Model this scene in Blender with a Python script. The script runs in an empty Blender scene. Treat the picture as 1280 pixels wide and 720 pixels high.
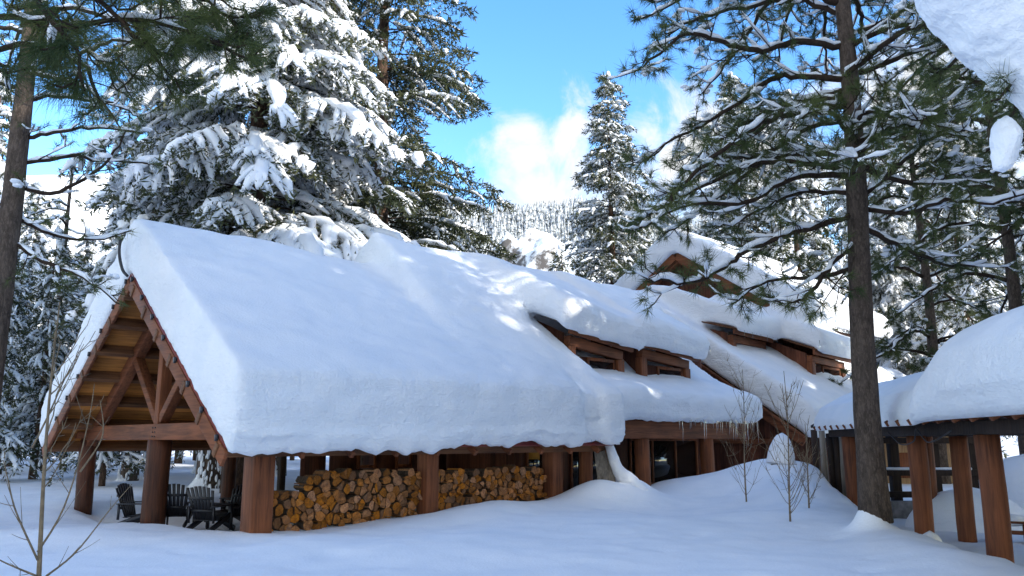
import bpy, bmesh, math, random
import numpy as np
from mathutils import Vector, Matrix, noise as mnoise

SC = bpy.context.scene
COL = SC.collection
PITCH = math.atan(0.19); CP, SP = math.cos(PITCH), math.sin(PITCH)
CAM_Z = 1.7
SUN_EL = math.radians(23); _az = Vector((0.87, -0.49)).normalized()
SUNV = Vector((_az.x * math.cos(SUN_EL), _az.y * math.cos(SUN_EL), math.sin(SUN_EL)))
SUN_E = 2.0; SKY_S = 0.15; EXPO = 1.92; CLOUD = (1.85, 1.9, 1.96, 1)
SHADE = [(a, d, sc * (.82 if k == 'dark' else 1.32), k) for a, d, sc, k in ((-17, 27, .85, 'wood'), (-13, 24, .95, 'wood'), (-9.5, 27, .8, 'dark'), (-6.5, 23, .95, 'wood'), (-3, 26, .85, 'wood'), (0, 22.5, 1.0, 'wood'),
         (3.2, 26, .8, 'dark'), (6, 22, .95, 'wood'), (9, 25, .9, 'wood'), (12, 22, 1.0, 'wood'), (15.5, 25, .9, 'wood'), (-1.5, 30, .95, 'wood'), (7.5, 30, .95, 'wood'), (-11, 31, .95, 'wood'), (18.5, 22, 1.0, 'wood'), (-15, 30, .9, 'wood'), (-4.7, 29, 1.15, 'wood'), (-2.2, 34, 1.25, 'wood'), (-5.6, 33, 1.2, 'wood'), (1.6, 32, 1.0, 'wood'), (10.6, 29, .95, 'wood'), (13.8, 30, .95, 'wood'), (-8, 34, 1.05, 'wood'), (17, 28, .95, 'wood'), (-20, 24, .9, 'wood'), (21, 26, .95, 'wood'))]

# ------------------------------------------------------------------ helpers
def W(px, py, Y):
    """world point seen at photo position (px, py) at ground distance Y"""
    dx, dy = (px - 640) / 1000.0, (360 - py) / 1000.0
    ry, rz = CP - dy * SP, SP + dy * CP
    k = Y / ry
    return Vector((dx * k, Y, CAM_Z + rz * k))

U45 = 0.70710678
def LW(t, s, z):
    return Vector((-4.81 + U45 * (t - s), 15.6 + U45 * (t + s), z))

def tag(o, label=None, cat=None, group=None, kind=None):
    if label: o['label'] = label
    if cat: o['category'] = cat
    if group: o['group'] = group
    if kind: o['kind'] = kind
    return o

def empty(name, loc=(0, 0, 0), rz=0.0, parent=None):
    o = bpy.data.objects.new(name, None); COL.objects.link(o)
    o.location = loc; o.rotation_euler = (0, 0, rz); o.empty_display_size = 0.2
    if parent: o.parent = parent
    return o

def copy_tree(o, parent=None):
    c = o.copy(); COL.objects.link(c); c.parent = parent
    for ch in list(o.children): copy_tree(ch, c)
    return c

class MB:
    """numpy mesh collector"""
    def __init__(s): s.v = []; s.f = {3: [], 4: []}; s.n = 0; s.poly = []
    def add(s, V, F):
        V = np.asarray(V, dtype=np.float32).reshape(-1, 3); F = np.asarray(F, dtype=np.int32)
        s.v.append(V); s.f[F.shape[1]].append(F + s.n); s.n += len(V)
    def ngon(s, V, faces):
        V = np.asarray(V, dtype=np.float32).reshape(-1, 3)
        s.v.append(V)
        for f in faces: s.poly.append([i + s.n for i in f])
        s.n += len(V)
    def box(s, x0, x1, y0, y1, z0, z1):
        V = [(x, y, z) for z in (z0, z1) for y in (y0, y1) for x in (x0, x1)]
        s.add(V, [(0, 2, 3, 1), (4, 5, 7, 6), (0, 1, 5, 4), (2, 6, 7, 3), (0, 4, 6, 2), (1, 3, 7, 5)])
    def bar(s, p, q, w, h, up=(0, 0, 1)):
        p = Vector(p); q = Vector(q); d = (q - p).normalized(); upv = Vector(up)
        side = d.cross(upv)
        if side.length < 1e-4: side = d.cross(Vector((1, 0, 0)))
        side.normalize(); u = side.cross(d).normalized()
        V = []
        for c in (p, q):
            for a, b in ((-1, -1), (1, -1), (1, 1), (-1, 1)):
                V.append(tuple(c + side * (a * w / 2) + u * (b * h / 2)))
        s.add(V, [(3, 2, 1, 0), (4, 5, 6, 7), (0, 1, 5, 4), (1, 2, 6, 5), (2, 3, 7, 6), (3, 0, 4, 7)])
    def tube(s, path, rad, k=6, flat=1.0, lift=0.0, rough=0.0, rng=None):
        P = np.asarray([tuple(p) for p in path], dtype=np.float64); n = len(P)
        T = np.empty_like(P); T[1:-1] = P[2:] - P[:-2]; T[0] = P[1] - P[0]; T[-1] = P[-1] - P[-2]
        T /= np.linalg.norm(T, axis=1)[:, None] + 1e-9
        vert = abs(T[:, 2]).mean() > 0.93
        ref = np.array([1.0, 0, 0]) if vert else np.array([0, 0, 1.0])
        S = np.cross(T, ref); S /= np.linalg.norm(S, axis=1)[:, None] + 1e-9
        Uv = np.cross(S, T)
        a = np.arange(k) * 2 * np.pi / k
        r = np.broadcast_to(np.asarray(rad, dtype=np.float64), (n,))
        rr = r[:, None] * np.ones((1, k))
        if rough and rng is not None: rr = rr * (1 + rough * (rng.random((n, k)) - 0.5))
        V = P[:, None, :] + S[:, None, :] * (np.cos(a)[None, :] * rr)[:, :, None] + Uv[:, None, :] * (np.sin(a)[None, :] * rr * flat)[:, :, None]
        if lift: V = V + Uv[:, None, :] * (r * lift)[:, None, None]
        V = V.reshape(-1, 3)
        i = np.arange(n - 1)[:, None] * k; j = np.arange(k)[None, :]; j2 = (j + 1) % k
        F = np.stack([i + j, i + j2, i + k + j2, i + k + j], axis=-1).reshape(-1, 4)
        s.add(V, F)
        off = s.n - len(V)
        s.poly.append([off + q for q in range(k)][::-1]); s.poly.append([off + (n - 1) * k + q for q in range(k)])
    def mesh(s, name, smooth=False):
        me = bpy.data.meshes.new(name)
        V = np.concatenate(s.v) if s.v else np.zeros((0, 3), np.float32)
        parts = []; sizes = []
        for k in (3, 4):
            if s.f[k]:
                F = np.concatenate(s.f[k]); parts.append(F.reshape(-1)); sizes.append(np.full(len(F), k, np.int32))
        for p in s.poly: parts.append(np.array(p, np.int32))
        if s.poly: sizes.append(np.array([len(p) for p in s.poly], np.int32))
        loops = np.concatenate(parts); sizes = np.concatenate(sizes)
        me.vertices.add(len(V)); me.vertices.foreach_set('co', V.reshape(-1))
        me.loops.add(len(loops)); me.loops.foreach_set('vertex_index', loops)
        me.polygons.add(len(sizes))
        st = np.concatenate([[0], np.cumsum(sizes)[:-1]]).astype(np.int32)
        me.polygons.foreach_set('loop_start', st)
        me.update(calc_edges=True); me.validate()
        if smooth: me.polygons.foreach_set('use_smooth', np.ones(len(me.polygons), bool))
        return me
    def build(s, name, mat, parent=None, smooth=False, bevel=0.0, loc=None):
        o = bpy.data.objects.new(name, s.mesh(name, smooth)); COL.objects.link(o)
        if mat: o.data.materials.append(mat)
        if parent: o.parent = parent
        if loc is not None: o.location = loc
        if bevel:
            m = o.modifiers.new('bevel', 'BEVEL'); m.width = bevel; m.segments = 2; m.limit_method = 'ANGLE'
        return o

def fbm(x, y, z=0.0, o=3):
    return mnoise.fractal(Vector((x, y, z)), 1.0, 2.0, o)

# ------------------------------------------------------------------ materials
def new_mat(name):
    m = bpy.data.materials.new(name); m.use_nodes = True
    nt = m.node_tree; b = nt.nodes['Principled BSDF']
    return m, nt, b
def N(nt, t, **kw):
    n = nt.nodes.new(t)
    for k, v in kw.items():
        if k.startswith('i_'):
            key = k[2:]; key = int(key) if key.isdigit() else key.replace('_', ' ')
            n.inputs[key].default_value = v
        else: setattr(n, k, v)
    return n
def ramp(nt, stops):
    r = nt.nodes.new('ShaderNodeValToRGB'); e = r.color_ramp.elements
    while len(e) < len(stops): e.new(0.5)
    for q, (p, c) in zip(e, stops): q.position = p; q.color = (c[0], c[1], c[2], 1)
    return r
def coords(nt, scale=(1, 1, 1), kind='Object', rot=(0, 0, 0)):
    tc = N(nt, 'ShaderNodeTexCoord'); mp = N(nt, 'ShaderNodeMapping')
    mp.inputs['Scale'].default_value = scale; mp.inputs['Rotation'].default_value = rot
    nt.links.new(tc.outputs[kind], mp.inputs[0]); return mp.outputs[0]

def mat_snow(name, strata=0.0, bump=0.25, grain=1.0, tracks=0.0):
    m, nt, b = new_mat(name); L = nt.links.new
    co = coords(nt)
    n1 = N(nt, 'ShaderNodeTexNoise', i_Scale=1.3, i_Detail=5.0)
    n2 = N(nt, 'ShaderNodeTexNoise', i_Scale=22.0, i_Detail=4.0, i_Roughness=0.65)
    L(co, n1.inputs[0]); L(co, n2.inputs[0])
    r = ramp(nt, [(0.3, (0.80, 0.84, 0.89)), (0.7, (0.88, 0.90, 0.93))]); L(n1.outputs[0], r.inputs[0])
    L(r.outputs[0], b.inputs['Base Color'])
    b.inputs['Roughness'].default_value = 0.72; b.inputs['Specular IOR Level'].default_value = 0.25
    add = N(nt, 'ShaderNodeMath', operation='MULTIPLY_ADD'); add.inputs[1].default_value = 0.06 * grain
    L(n2.outputs[0], add.inputs[0])
    mul = N(nt, 'ShaderNodeMath', operation='MULTIPLY'); mul.inputs[1].default_value = 0.25; L(n1.outputs[0], mul.inputs[0])
    L(mul.outputs[0], add.inputs[2]); h = add.outputs[0]
    if strata:
        # settled layers show as faint lines on the steep cut faces
        w = N(nt, 'ShaderNodeTexNoise', i_Scale=1.0, i_Detail=4.0, i_Roughness=0.7)
        L(coords(nt, (1.6, 1.6, 9.0)), w.inputs[0])
        n3 = N(nt, 'ShaderNodeTexNoise', i_Scale=7.5, i_Detail=5.0, i_Roughness=0.6); L(co, n3.inputs[0])
        w3 = N(nt, 'ShaderNodeMath', operation='MULTIPLY_ADD'); w3.inputs[1].default_value = 0.7; L(n3.outputs[0], w3.inputs[0]); wm = N(nt, 'ShaderNodeMath', operation='MULTIPLY'); wm.inputs[1].default_value = 0.55; L(w.outputs[0], wm.inputs[0]); L(wm.outputs[0], w3.inputs[2])
        g = N(nt, 'ShaderNodeNewGeometry'); sx = N(nt, 'ShaderNodeSeparateXYZ'); L(g.outputs['Normal'], sx.inputs[0])
        mr = N(nt, 'ShaderNodeMapRange'); mr.inputs[1].default_value = 0.75; mr.inputs[2].default_value = 0.25
        L(sx.outputs[2], mr.inputs[0])
        mm = N(nt, 'ShaderNodeMath', operation='MULTIPLY'); L(w3.outputs[0], mm.inputs[0]); L(mr.outputs[0], mm.inputs[1])
        m2 = N(nt, 'ShaderNodeMath', operation='MULTIPLY_ADD'); m2.inputs[1].default_value = strata
        L(mm.outputs[0], m2.inputs[0]); L(h, m2.inputs[2]); h = m2.outputs[0]
        # thin broken grooves between snowfalls, wandering along the cut faces
        tz = N(nt, 'ShaderNodeSeparateXYZ'); L(co, tz.inputs[0])
        nw = N(nt, 'ShaderNodeTexNoise', i_Scale=0.9, i_Detail=6.0, i_Roughness=0.6); L(co, nw.inputs[0])
        za = N(nt, 'ShaderNodeMath', operation='MULTIPLY_ADD'); za.inputs[1].default_value = 0.45; L(nw.outputs[0], za.inputs[0]); L(tz.outputs[2], za.inputs[2])
        pp = N(nt, 'ShaderNodeMath', operation='PINGPONG'); pp.inputs[1].default_value = 0.14; L(za.outputs[0], pp.inputs[0])
        gv = N(nt, 'ShaderNodeMapRange'); gv.inputs[1].default_value = 0.0; gv.inputs[2].default_value = 0.03; gv.inputs[3].default_value = -1.0; gv.inputs[4].default_value = 0.0; L(pp.outputs[0], gv.inputs[0])
        lo = N(nt, 'ShaderNodeMapRange'); lo.inputs[1].default_value = 2.35; lo.inputs[2].default_value = 1.7; L(tz.outputs[2], lo.inputs[0])
        nb2 = N(nt, 'ShaderNodeTexNoise', i_Scale=1.7, i_Detail=3.0); L(co, nb2.inputs[0])
        br = N(nt, 'ShaderNodeMapRange'); br.inputs[1].default_value = 0.40; br.inputs[2].default_value = 0.62; L(nb2.outputs[0], br.inputs[0])
        g1 = N(nt, 'ShaderNodeMath', operation='MULTIPLY'); L(gv.outputs[0], g1.inputs[0]); L(lo.outputs[0], g1.inputs[1])
        g2 = N(nt, 'ShaderNodeMath', operation='MULTIPLY'); L(g1.outputs[0], g2.inputs[0]); L(br.outputs[0], g2.inputs[1])
        g3 = N(nt, 'ShaderNodeMath', operation='MULTIPLY'); L(g2.outputs[0], g3.inputs[0]); L(mr.outputs[0], g3.inputs[1])
        g4 = N(nt, 'ShaderNodeMath', operation='MULTIPLY_ADD'); g4.inputs[1].default_value = 0.07; L(g3.outputs[0], g4.inputs[0]); L(h, g4.inputs[2]); h = g4.outputs[0]
    bp = N(nt, 'ShaderNodeBump', i_Strength=bump, i_Distance=0.5); L(h, bp.inputs['Height']); L(bp.outputs[0], b.inputs['Normal'])
    return m

def mat_wood(name, c0, c1, axis='z', rough=0.7, rnd=0.0, bump=0.25, planks=0.0, plank_axis=0, spec=0.3):
    m, nt, b = new_mat(name); L = nt.links.new
    sc = {'x': (0.5, 9, 9), 'y': (9, 0.5, 9), 'z': (9, 9, 0.5)}[axis]
    co = coords(nt, sc)
    n = N(nt, 'ShaderNodeTexNoise', i_Scale=1.6, i_Detail=7.0, i_Roughness=0.7, i_Distortion=0.6); L(co, n.inputs[0])
    nb = N(nt, 'ShaderNodeTexNoise', i_Scale=0.9, i_Detail=2.0); L(coords(nt), nb.inputs[0])
    mix = N(nt, 'ShaderNodeMath', operation='MULTIPLY_ADD'); mix.inputs[1].default_value = 0.6
    L(nb.outputs[0], mix.inputs[0]); L(n.outputs[0], mix.inputs[2])
    r = ramp(nt, [(0.50, [q * .35 for q in c0]), (0.60, c0), (0.98, c1)]); L(mix.outputs[0], r.inputs[0])
    col = r.outputs[0]
    if rnd:
        oi = N(nt, 'ShaderNodeObjectInfo'); hs = N(nt, 'ShaderNodeHueSaturation')
        mr = N(nt, 'ShaderNodeMapRange'); mr.inputs[3].default_value = 1 - rnd; mr.inputs[4].default_value = 1 + rnd
        L(oi.outputs['Random'], mr.inputs[0]); L(mr.outputs[0], hs.inputs['Value']); L(col, hs.inputs['Color']); col = hs.outputs[0]
    h = n.outputs[0]
    if planks:
        sx = N(nt, 'ShaderNodeSeparateXYZ'); L(coords(nt), sx.inputs[0])
        d = N(nt, 'ShaderNodeMath', operation='DIVIDE'); d.inputs[1].default_value = planks; L(sx.outputs[plank_axis], d.inputs[0])
        fr = N(nt, 'ShaderNodeMath', operation='FRACT'); L(d.outputs[0], fr.inputs[0])
        fl = N(nt, 'ShaderNodeMath', operation='FLOOR'); L(d.outputs[0], fl.inputs[0])
        wn = N(nt, 'ShaderNodeTexWhiteNoise', noise_dimensions='1D'); L(fl.outputs[0], wn.inputs['W'])
        pg = N(nt, 'ShaderNodeMath', operation='PINGPONG'); pg.inputs[1].default_value = 0.5; L(fr.outputs[0], pg.inputs[0])
        gr = N(nt, 'ShaderNodeMapRange'); gr.inputs[1].default_value = 0.02; gr.inputs[2].default_value = 0.07; L(pg.outputs[0], gr.inputs[0])
        hs2 = N(nt, 'ShaderNodeHueSaturation'); mr2 = N(nt, 'ShaderNodeMapRange'); mr2.inputs[3].default_value = 0.65; mr2.inputs[4].default_value = 1.3
        L(wn.outputs[0], mr2.inputs[0]); L(mr2.outputs[0], hs2.inputs['Value']); L(col, hs2.inputs['Color']); col = hs2.outputs[0]
        ma = N(nt, 'ShaderNodeMath', operation='MULTIPLY_ADD'); ma.inputs[1].default_value = 0.3
        L(h, ma.inputs[0]); L(gr.outputs[0], ma.inputs[2]); h = ma.outputs[0]
    L(col, b.inputs['Base Color'])
    b.inputs['Roughness'].default_value = rough; b.inputs['Specular IOR Level'].default_value = spec
    bp = N(nt, 'ShaderNodeBump', i_Strength=bump, i_Distance=0.03); L(h, bp.inputs['Height']); L(bp.outputs[0], b.inputs['Normal'])
    return m

def mat_bark(name, c0, c1, scale=7.0):
    m, nt, b = new_mat(name); L = nt.links.new
    co = coords(nt, (1, 1, 0.35))
    v = N(nt, 'ShaderNodeTexVoronoi', feature='DISTANCE_TO_EDGE', i_Scale=scale)
    nn = N(nt, 'ShaderNodeTexNoise', i_Scale=9.0, i_Detail=6.0, i_Roughness=0.7); L(co, nn.inputs[0])
    mixv = N(nt, 'ShaderNodeMixRGB'); mixv.inputs[0].default_value = 0.22; L(co, mixv.inputs[1]); L(nn.outputs[1], mixv.inputs[2])
    L(mixv.outputs[0], v.inputs[0])
    a = N(nt, 'ShaderNodeMath', operation='MULTIPLY_ADD'); a.inputs[1].default_value = 0.9; L(v.outputs[0], a.inputs[0])
    mm = N(nt, 'ShaderNodeMath', operation='MULTIPLY'); mm.inputs[1].default_value = 1.0; L(nn.outputs[0], mm.inputs[0]); L(mm.outputs[0], a.inputs[2])
    r = ramp(nt, [(0.3, c0), (0.8, c1)]); L(a.outputs[0], r.inputs[0]); L(r.outputs[0], b.inputs['Base Color'])
    b.inputs['Roughness'].default_value = 0.9; b.inputs['Specular IOR Level'].default_value = 0.15
    bp = N(nt, 'ShaderNodeBump', i_Strength=0.9, i_Distance=0.06); L(a.outputs[0], bp.inputs['Height']); L(bp.outputs[0], b.inputs['Normal'])
    return m

def mat_leaf(name, c0, c1, scale=1.2, trans=0.15):
    m, nt, b = new_mat(name); L = nt.links.new
    n = N(nt, 'ShaderNodeTexNoise', i_Scale=scale, i_Detail=4.0); L(coords(nt), n.inputs[0])
    r = ramp(nt, [(0.35, c0), (0.68, c1)]); L(n.outputs[0], r.inputs[0]); L(r.outputs[0], b.inputs['Base Color'])
    b.inputs['Roughness'].default_value = 0.55; b.inputs['Specular IOR Level'].default_value = 0.3
    tr = N(nt, 'ShaderNodeBsdfTranslucent'); L(r.outputs[0], tr.inputs[0])
    mx = N(nt, 'ShaderNodeMixShader'); mx.inputs[0].default_value = trans
    L(b.outputs[0], mx.inputs[1]); L(tr.outputs[0], mx.inputs[2]); L(mx.outputs[0], nt.nodes['Material Output'].inputs[0])
    return m

def mat_plain(name, c, rough=0.5, spec=0.4, metal=0.0, var=0.15, sc=14.0):
    m, nt, b = new_mat(name); L = nt.links.new
    n = N(nt, 'ShaderNodeTexNoise', i_Scale=sc, i_Detail=4.0); L(coords(nt), n.inputs[0])
    r = ramp(nt, [(0.3, [q * (1 - var) for q in c]), (0.7, [q * (1 + var) for q in c])]); L(n.outputs[0], r.inputs[0])
    L(r.outputs[0], b.inputs['Base Color']); b.inputs['Roughness'].default_value = rough
    b.inputs['Specular IOR Level'].default_value = spec; b.inputs['Metallic'].default_value = metal
    return m

def mat_logend():
    m, nt, b = new_mat('split_wood_face'); L = nt.links.new
    oi = N(nt, 'ShaderNodeObjectInfo')
    vm = N(nt, 'ShaderNodeVectorMath', operation='SCALE'); vm.inputs[3].default_value = 37.0
    co = coords(nt)
    cmb = N(nt, 'ShaderNodeCombineXYZ'); L(oi.outputs['Random'], cmb.inputs[0]); L(oi.outputs['Random'], cmb.inputs[2]); L(cmb.outputs[0], vm.inputs[0])
    ad = N(nt, 'ShaderNodeVectorMath', operation='ADD'); L(co, ad.inputs[0]); L(vm.outputs[0], ad.inputs[1])
    n = N(nt, 'ShaderNodeTexNoise', i_Scale=14.0, i_Detail=6.0, i_Roughness=0.75); L(ad.outputs[0], n.inputs[0])
    w = N(nt, 'ShaderNodeTexWave', wave_type='RINGS', rings_direction='Y', i_Scale=12.0, i_Distortion=5.0, i_Detail=3.0); L(co, w.inputs[0])
    ma = N(nt, 'ShaderNodeMath', operation='MULTIPLY_ADD'); ma.inputs[1].default_value = 0.12; L(w.outputs[0], ma.inputs[0]); L(n.outputs[0], ma.inputs[2])
    r = ramp(nt, [(0.32, (0.055, 0.026, 0.012)), (0.5, (0.30, 0.118, 0.034)), (0.75, (0.54, 0.225, 0.068))]); L(ma.outputs[0], r.inputs[0])
    hs = N(nt, 'ShaderNodeHueSaturation'); mr = N(nt, 'ShaderNodeMapRange'); mr.inputs[3].default_value = 0.4; mr.inputs[4].default_value = 1.08
    L(oi.outputs['Random'], mr.inputs[0]); L(mr.outputs[0], hs.inputs['Value'])
    wn = N(nt, 'ShaderNodeTexWhiteNoise', noise_dimensions='1D'); L(oi.outputs['Random'], wn.inputs['W'])
    ms = N(nt, 'ShaderNodeMapRange'); ms.inputs[3].default_value = 0.85; ms.inputs[4].default_value = 1.2
    L(wn.outputs[0], ms.inputs[0]); L(ms.outputs[0], hs.inputs['Saturation'])
    L(r.outputs[0], hs.inputs['Color']); L(hs.outputs[0], b.inputs['Base Color']); b.inputs['Roughness'].default_value = 0.85
    bp = N(nt, 'ShaderNodeBump', i_Strength=0.6, i_Distance=0.02); L(ma.outputs[0], bp.inputs['Height']); L(bp.outputs[0], b.inputs['Normal'])
    return m

def mat_glass():
    m, nt, b = new_mat('dark_window_glass')
    n = N(nt, 'ShaderNodeTexNoise', i_Scale=0.8); nt.links.new(coords(nt), n.inputs[0])
    r = ramp(nt, [(0.3, (0.010, 0.011, 0.013)), (0.7, (0.02, 0.021, 0.024))]); nt.links.new(n.outputs[0], r.inputs[0])
    nt.links.new(r.outputs[0], b.inputs['Base Color'])
    b.inputs['Roughness'].default_value = 0.04; b.inputs['Specular IOR Level'].default_value = 0.7
    bp = N(nt, 'ShaderNodeBump', i_Strength=0.04, i_Distance=0.05); nt.links.new(n.outputs[0], bp.inputs['Height']); nt.links.new(bp.outputs[0], b.inputs['Normal'])
    return m

def mat_ice():
    m, nt, b = new_mat('icicle_ice')
    n = N(nt, 'ShaderNodeTexNoise', i_Scale=30.0); nt.links.new(coords(nt), n.inputs[0])
    r = ramp(nt, [(0.3, (0.62, 0.68, 0.74)), (0.7, (0.85, 0.9, 0.95))]); nt.links.new(n.outputs[0], r.inputs[0]); nt.links.new(r.outputs[0], b.inputs['Base Color'])
    b.inputs['Roughness'].default_value = 0.12; b.inputs['Transmission Weight'].default_value = 0.6; b.inputs['IOR'].default_value = 1.31
    return m

M = {}
M['snow_ground'] = mat_snow('settled_snow', bump=0.34)
M['snow_roof'] = mat_snow('roof_snow', strata=0.30, bump=0.55, grain=1.3)
M['snow_tree'] = mat_snow('branch_snow', bump=0.5, grain=1.5)
M['timber'] = {a: mat_wood('red_brown_timber_' + n, (0.075, 0.025, 0.011), (0.255, 0.085, 0.034), a) for a, n in (('x', 'long'), ('y', 'cross'), ('z', 'upright'))}
M['logpost'] = mat_wood('round_log', (0.032, 0.011, 0.006), (0.135, 0.042, 0.017), 'z', rough=0.6, bump=0.55)
M['deck'] = mat_wood('ceiling_boards', (0.20, 0.072, 0.018), (0.60, 0.235, 0.055), 'x', planks=0.14, plank_axis=1, bump=0.3)
M['purlin'] = mat_wood('purlin_wood', (0.06, 0.024, 0.011), (0.20, 0.085, 0.035), 'x')
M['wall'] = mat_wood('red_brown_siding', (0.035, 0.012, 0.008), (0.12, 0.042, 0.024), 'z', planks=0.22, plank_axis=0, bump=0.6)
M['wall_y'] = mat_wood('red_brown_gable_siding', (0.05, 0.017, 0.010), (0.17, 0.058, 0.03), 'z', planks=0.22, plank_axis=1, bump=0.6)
M['old'] = mat_wood('weathered_grey_boards', (0.10, 0.085, 0.07), (0.30, 0.26, 0.215), 'z', bump=0.6, rnd=0.2)
M['dark'] = mat_wood('dark_stained_wood', (0.012, 0.008, 0.006), (0.045, 0.026, 0.018), 'z', bump=0.5)
M['tan'] = mat_wood('pale_shed_boards', (0.25, 0.13, 0.06), (0.55, 0.36, 0.18), 'z', planks=0.3, plank_axis=0, bump=0.5)
M['metal'] = mat_plain('red_roof_metal', (0.22, 0.035, 0.028), rough=0.4, spec=0.5)
M['iron'] = mat_plain('dark_iron', (0.05, 0.05, 0.055), rough=0.5, spec=0.5, metal=0.6)
M['chair'] = mat_plain('black_chair_paint', (0.012, 0.012, 0.017), rough=0.42, spec=0.5)
M['logend'] = mat_logend()
M['logbark'] = mat_bark('firewood_bark', (0.03, 0.02, 0.014), (0.13, 0.085, 0.055), 14)
M['bark_pine'] = mat_bark('pine_bark', (0.034, 0.026, 0.021), (0.165, 0.125, 0.10), 19)
M['bark_fir'] = mat_bark('fir_bark', (0.025, 0.017, 0.013), (0.13, 0.08, 0.055), 8)
M['limb'] = mat_plain('dark_limb_bark', (0.040, 0.028, 0.021), rough=0.9, spec=0.1, var=0.35)
M['twig'] = mat_plain('bare_twig_bark', (0.19, 0.145, 0.095), rough=0.8, spec=0.2, var=0.3)
M['needle'] = mat_leaf('pine_needles', (0.032, 0.055, 0.015), (0.115, 0.14, 0.04), 1.0)
M['needle_far'] = mat_leaf('far_pine_needles', (0.032, 0.056, 0.018), (0.10, 0.115, 0.03), 0.8)
M['fir'] = mat_leaf('fir_sprays', (0.026, 0.038, 0.016), (0.085, 0.092, 0.036), 0.7)
M['glass'] = mat_glass(); M['ice'] = mat_ice()
M['stone'] = mat_plain('grey_concrete', (0.22, 0.21, 0.2), rough=0.9, spec=0.1, var=0.4, sc=6)
M['reflection'] = mat_plain('ochre_reflection', (0.45, 0.22, 0.03), rough=0.8)  # flat colour standing in for an orange reflection in the glass

# ------------------------------------------------------------------ ground
def edge_x(Y):
    return 6.62 + (Y - 10.5) * 0.16
def sstep(a, b, x):
    t = min(1, max(0, (x - a) / (b - a))); return t * t * (3 - 2 * t)
MOUNDS = [  # x, y, height, rx, ry, angle
    (7.9, 24.4, 1.05, 2.5, 2.2), (7.2, 21.3, 0.42, 1.7, 1.9), (4.6, 23.6, 0.22, 1.5, 1.2), (6.1, 18.2, 0.16, 1.5, 1.2),
    (2.35, 21.7, 0.46, 0.9, 0.75), (3.1, 23.4, 0.62, 0.55, 0.6), (4.9, 25.6, 0.30, 1.3, 1.2),
    (6.62, 15.35, 0.55, 0.24, 0.28), (3.35, 22.3, 0.34, 0.5, 0.5), (3.5, 21.8, 0.24, 1.1, .9), (-1.5, 13.2, 0.10, 3.2, 1.5), (1.5, 17.6, 0.12, 2.4, 2.2), (-7.5, 14.6, 0.10, 2.2, 1.0),
]
def G(x, y):
    z = 0.10 * fbm(x * 0.18, y * 0.18, 1.3) + 0.038 * fbm(x * 0.7, y * 0.7, 5.1)
    for mx, my, h, rx, ry in MOUNDS:
        d = ((x - mx) / rx) ** 2 + ((y - my) / ry) ** 2
        if d < 12: z += h * math.exp(-d)
    # snow bank rising a little towards the wood piles, trodden lower path right of the bank
    ex = edge_x(y) + 0.12 * fbm(y * 0.8, 3.0)
    if y < 27:
        k = sstep(0.0, 0.75, x - ex) * (1 - sstep(24, 27, y)); z = z * (1 - k) + (-0.42 + 0.03 * fbm(x * 2, y * 2)) * k
        z += 0.16 * math.exp(-((x - ex + 0.7) / 0.7) ** 2) * sstep(9, 12, y) * (1 - sstep(16, 19, y))
    # dug-out floor under the pavilion and cabin porch
    t = (x + 4.81) * U45 + (y - 15.6) * U45; s = -(x + 4.81) * U45 + (y - 15.6) * U45
    w = 0.12 * fbm(x * 0.9, y * 0.9, 9)
    k = sstep(0.25 + w, 0.95 + w, s) * (1 - sstep(9.3, 10.4, s)) * sstep(-0.5 + w, 0.35 + w, t) * (1 - sstep(30, 31, t))
    z = z * (1 - k) - 0.30 * k
    # drift rising beside the long woodpile
    z += 0.24 * sstep(1.0, 6.0, t) * math.exp(-((s + 0.6) / 0.95) ** 2) * (1 - sstep(8.6, 10.5, t))
    # hollow left of the pavilion
    z -= 0.20 * math.exp(-((x + 9.8) / 3.0) ** 2 - ((y - 20.2) / 2.4) ** 2)
    if y > 30 or abs(x) > 20:
        far = max(y - 30, abs(x) - 20) / 40
        z += 0.25 * min(1, far) * fbm(x * 0.06, y * 0.06, 7) + 0.10 * min(1, far * 3) * fbm(x * 0.3, y * 0.3, 2)
    return z

def axis(lo, hi, step, far):
    a = list(np.arange(lo, hi + 1e-6, step)); d = step
    while a[-1] < far: d *= 1.22; a.append(a[-1] + d)
    d = step
    b = [lo]
    while b[-1] > -far: d *= 1.22; b.append(b[-1] - d)
    return b[1:][::-1] + a
gx = axis(-13, 13, 0.10, 1500); gy = axis(7, 27, 0.10, 1500)
gm = MB(); nx, ny = len(gx), len(gy)
V = np.array([(x, y, G(x, y)) for y in gy for x in gx])
_r = np.random.default_rng(31)      # pits and crumbs where snow has dropped from the trees
for k in range(150):
    px_, py_ = _r.uniform(-9, 8), _r.uniform(8, 20); rr_ = _r.uniform(.10, .30); dd_ = _r.uniform(-.055, .03)
    d2_ = ((V[:, 0] - px_) ** 2 + (V[:, 1] - py_) ** 2) / rr_ ** 2
    V[:, 2] += dd_ * np.exp(-d2_) - .3 * dd_ * np.exp(-d2_ / 2.6)
I = (np.arange(ny - 1)[:, None] * nx + np.arange(nx - 1)[None, :]).reshape(-1)
gm.add(V, np.stack([I, I + 1, I + 1 + nx, I + nx], 1))
ground = gm.build('snowy_ground', M['snow_ground'], smooth=True); tag(ground, kind='structure')

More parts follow.
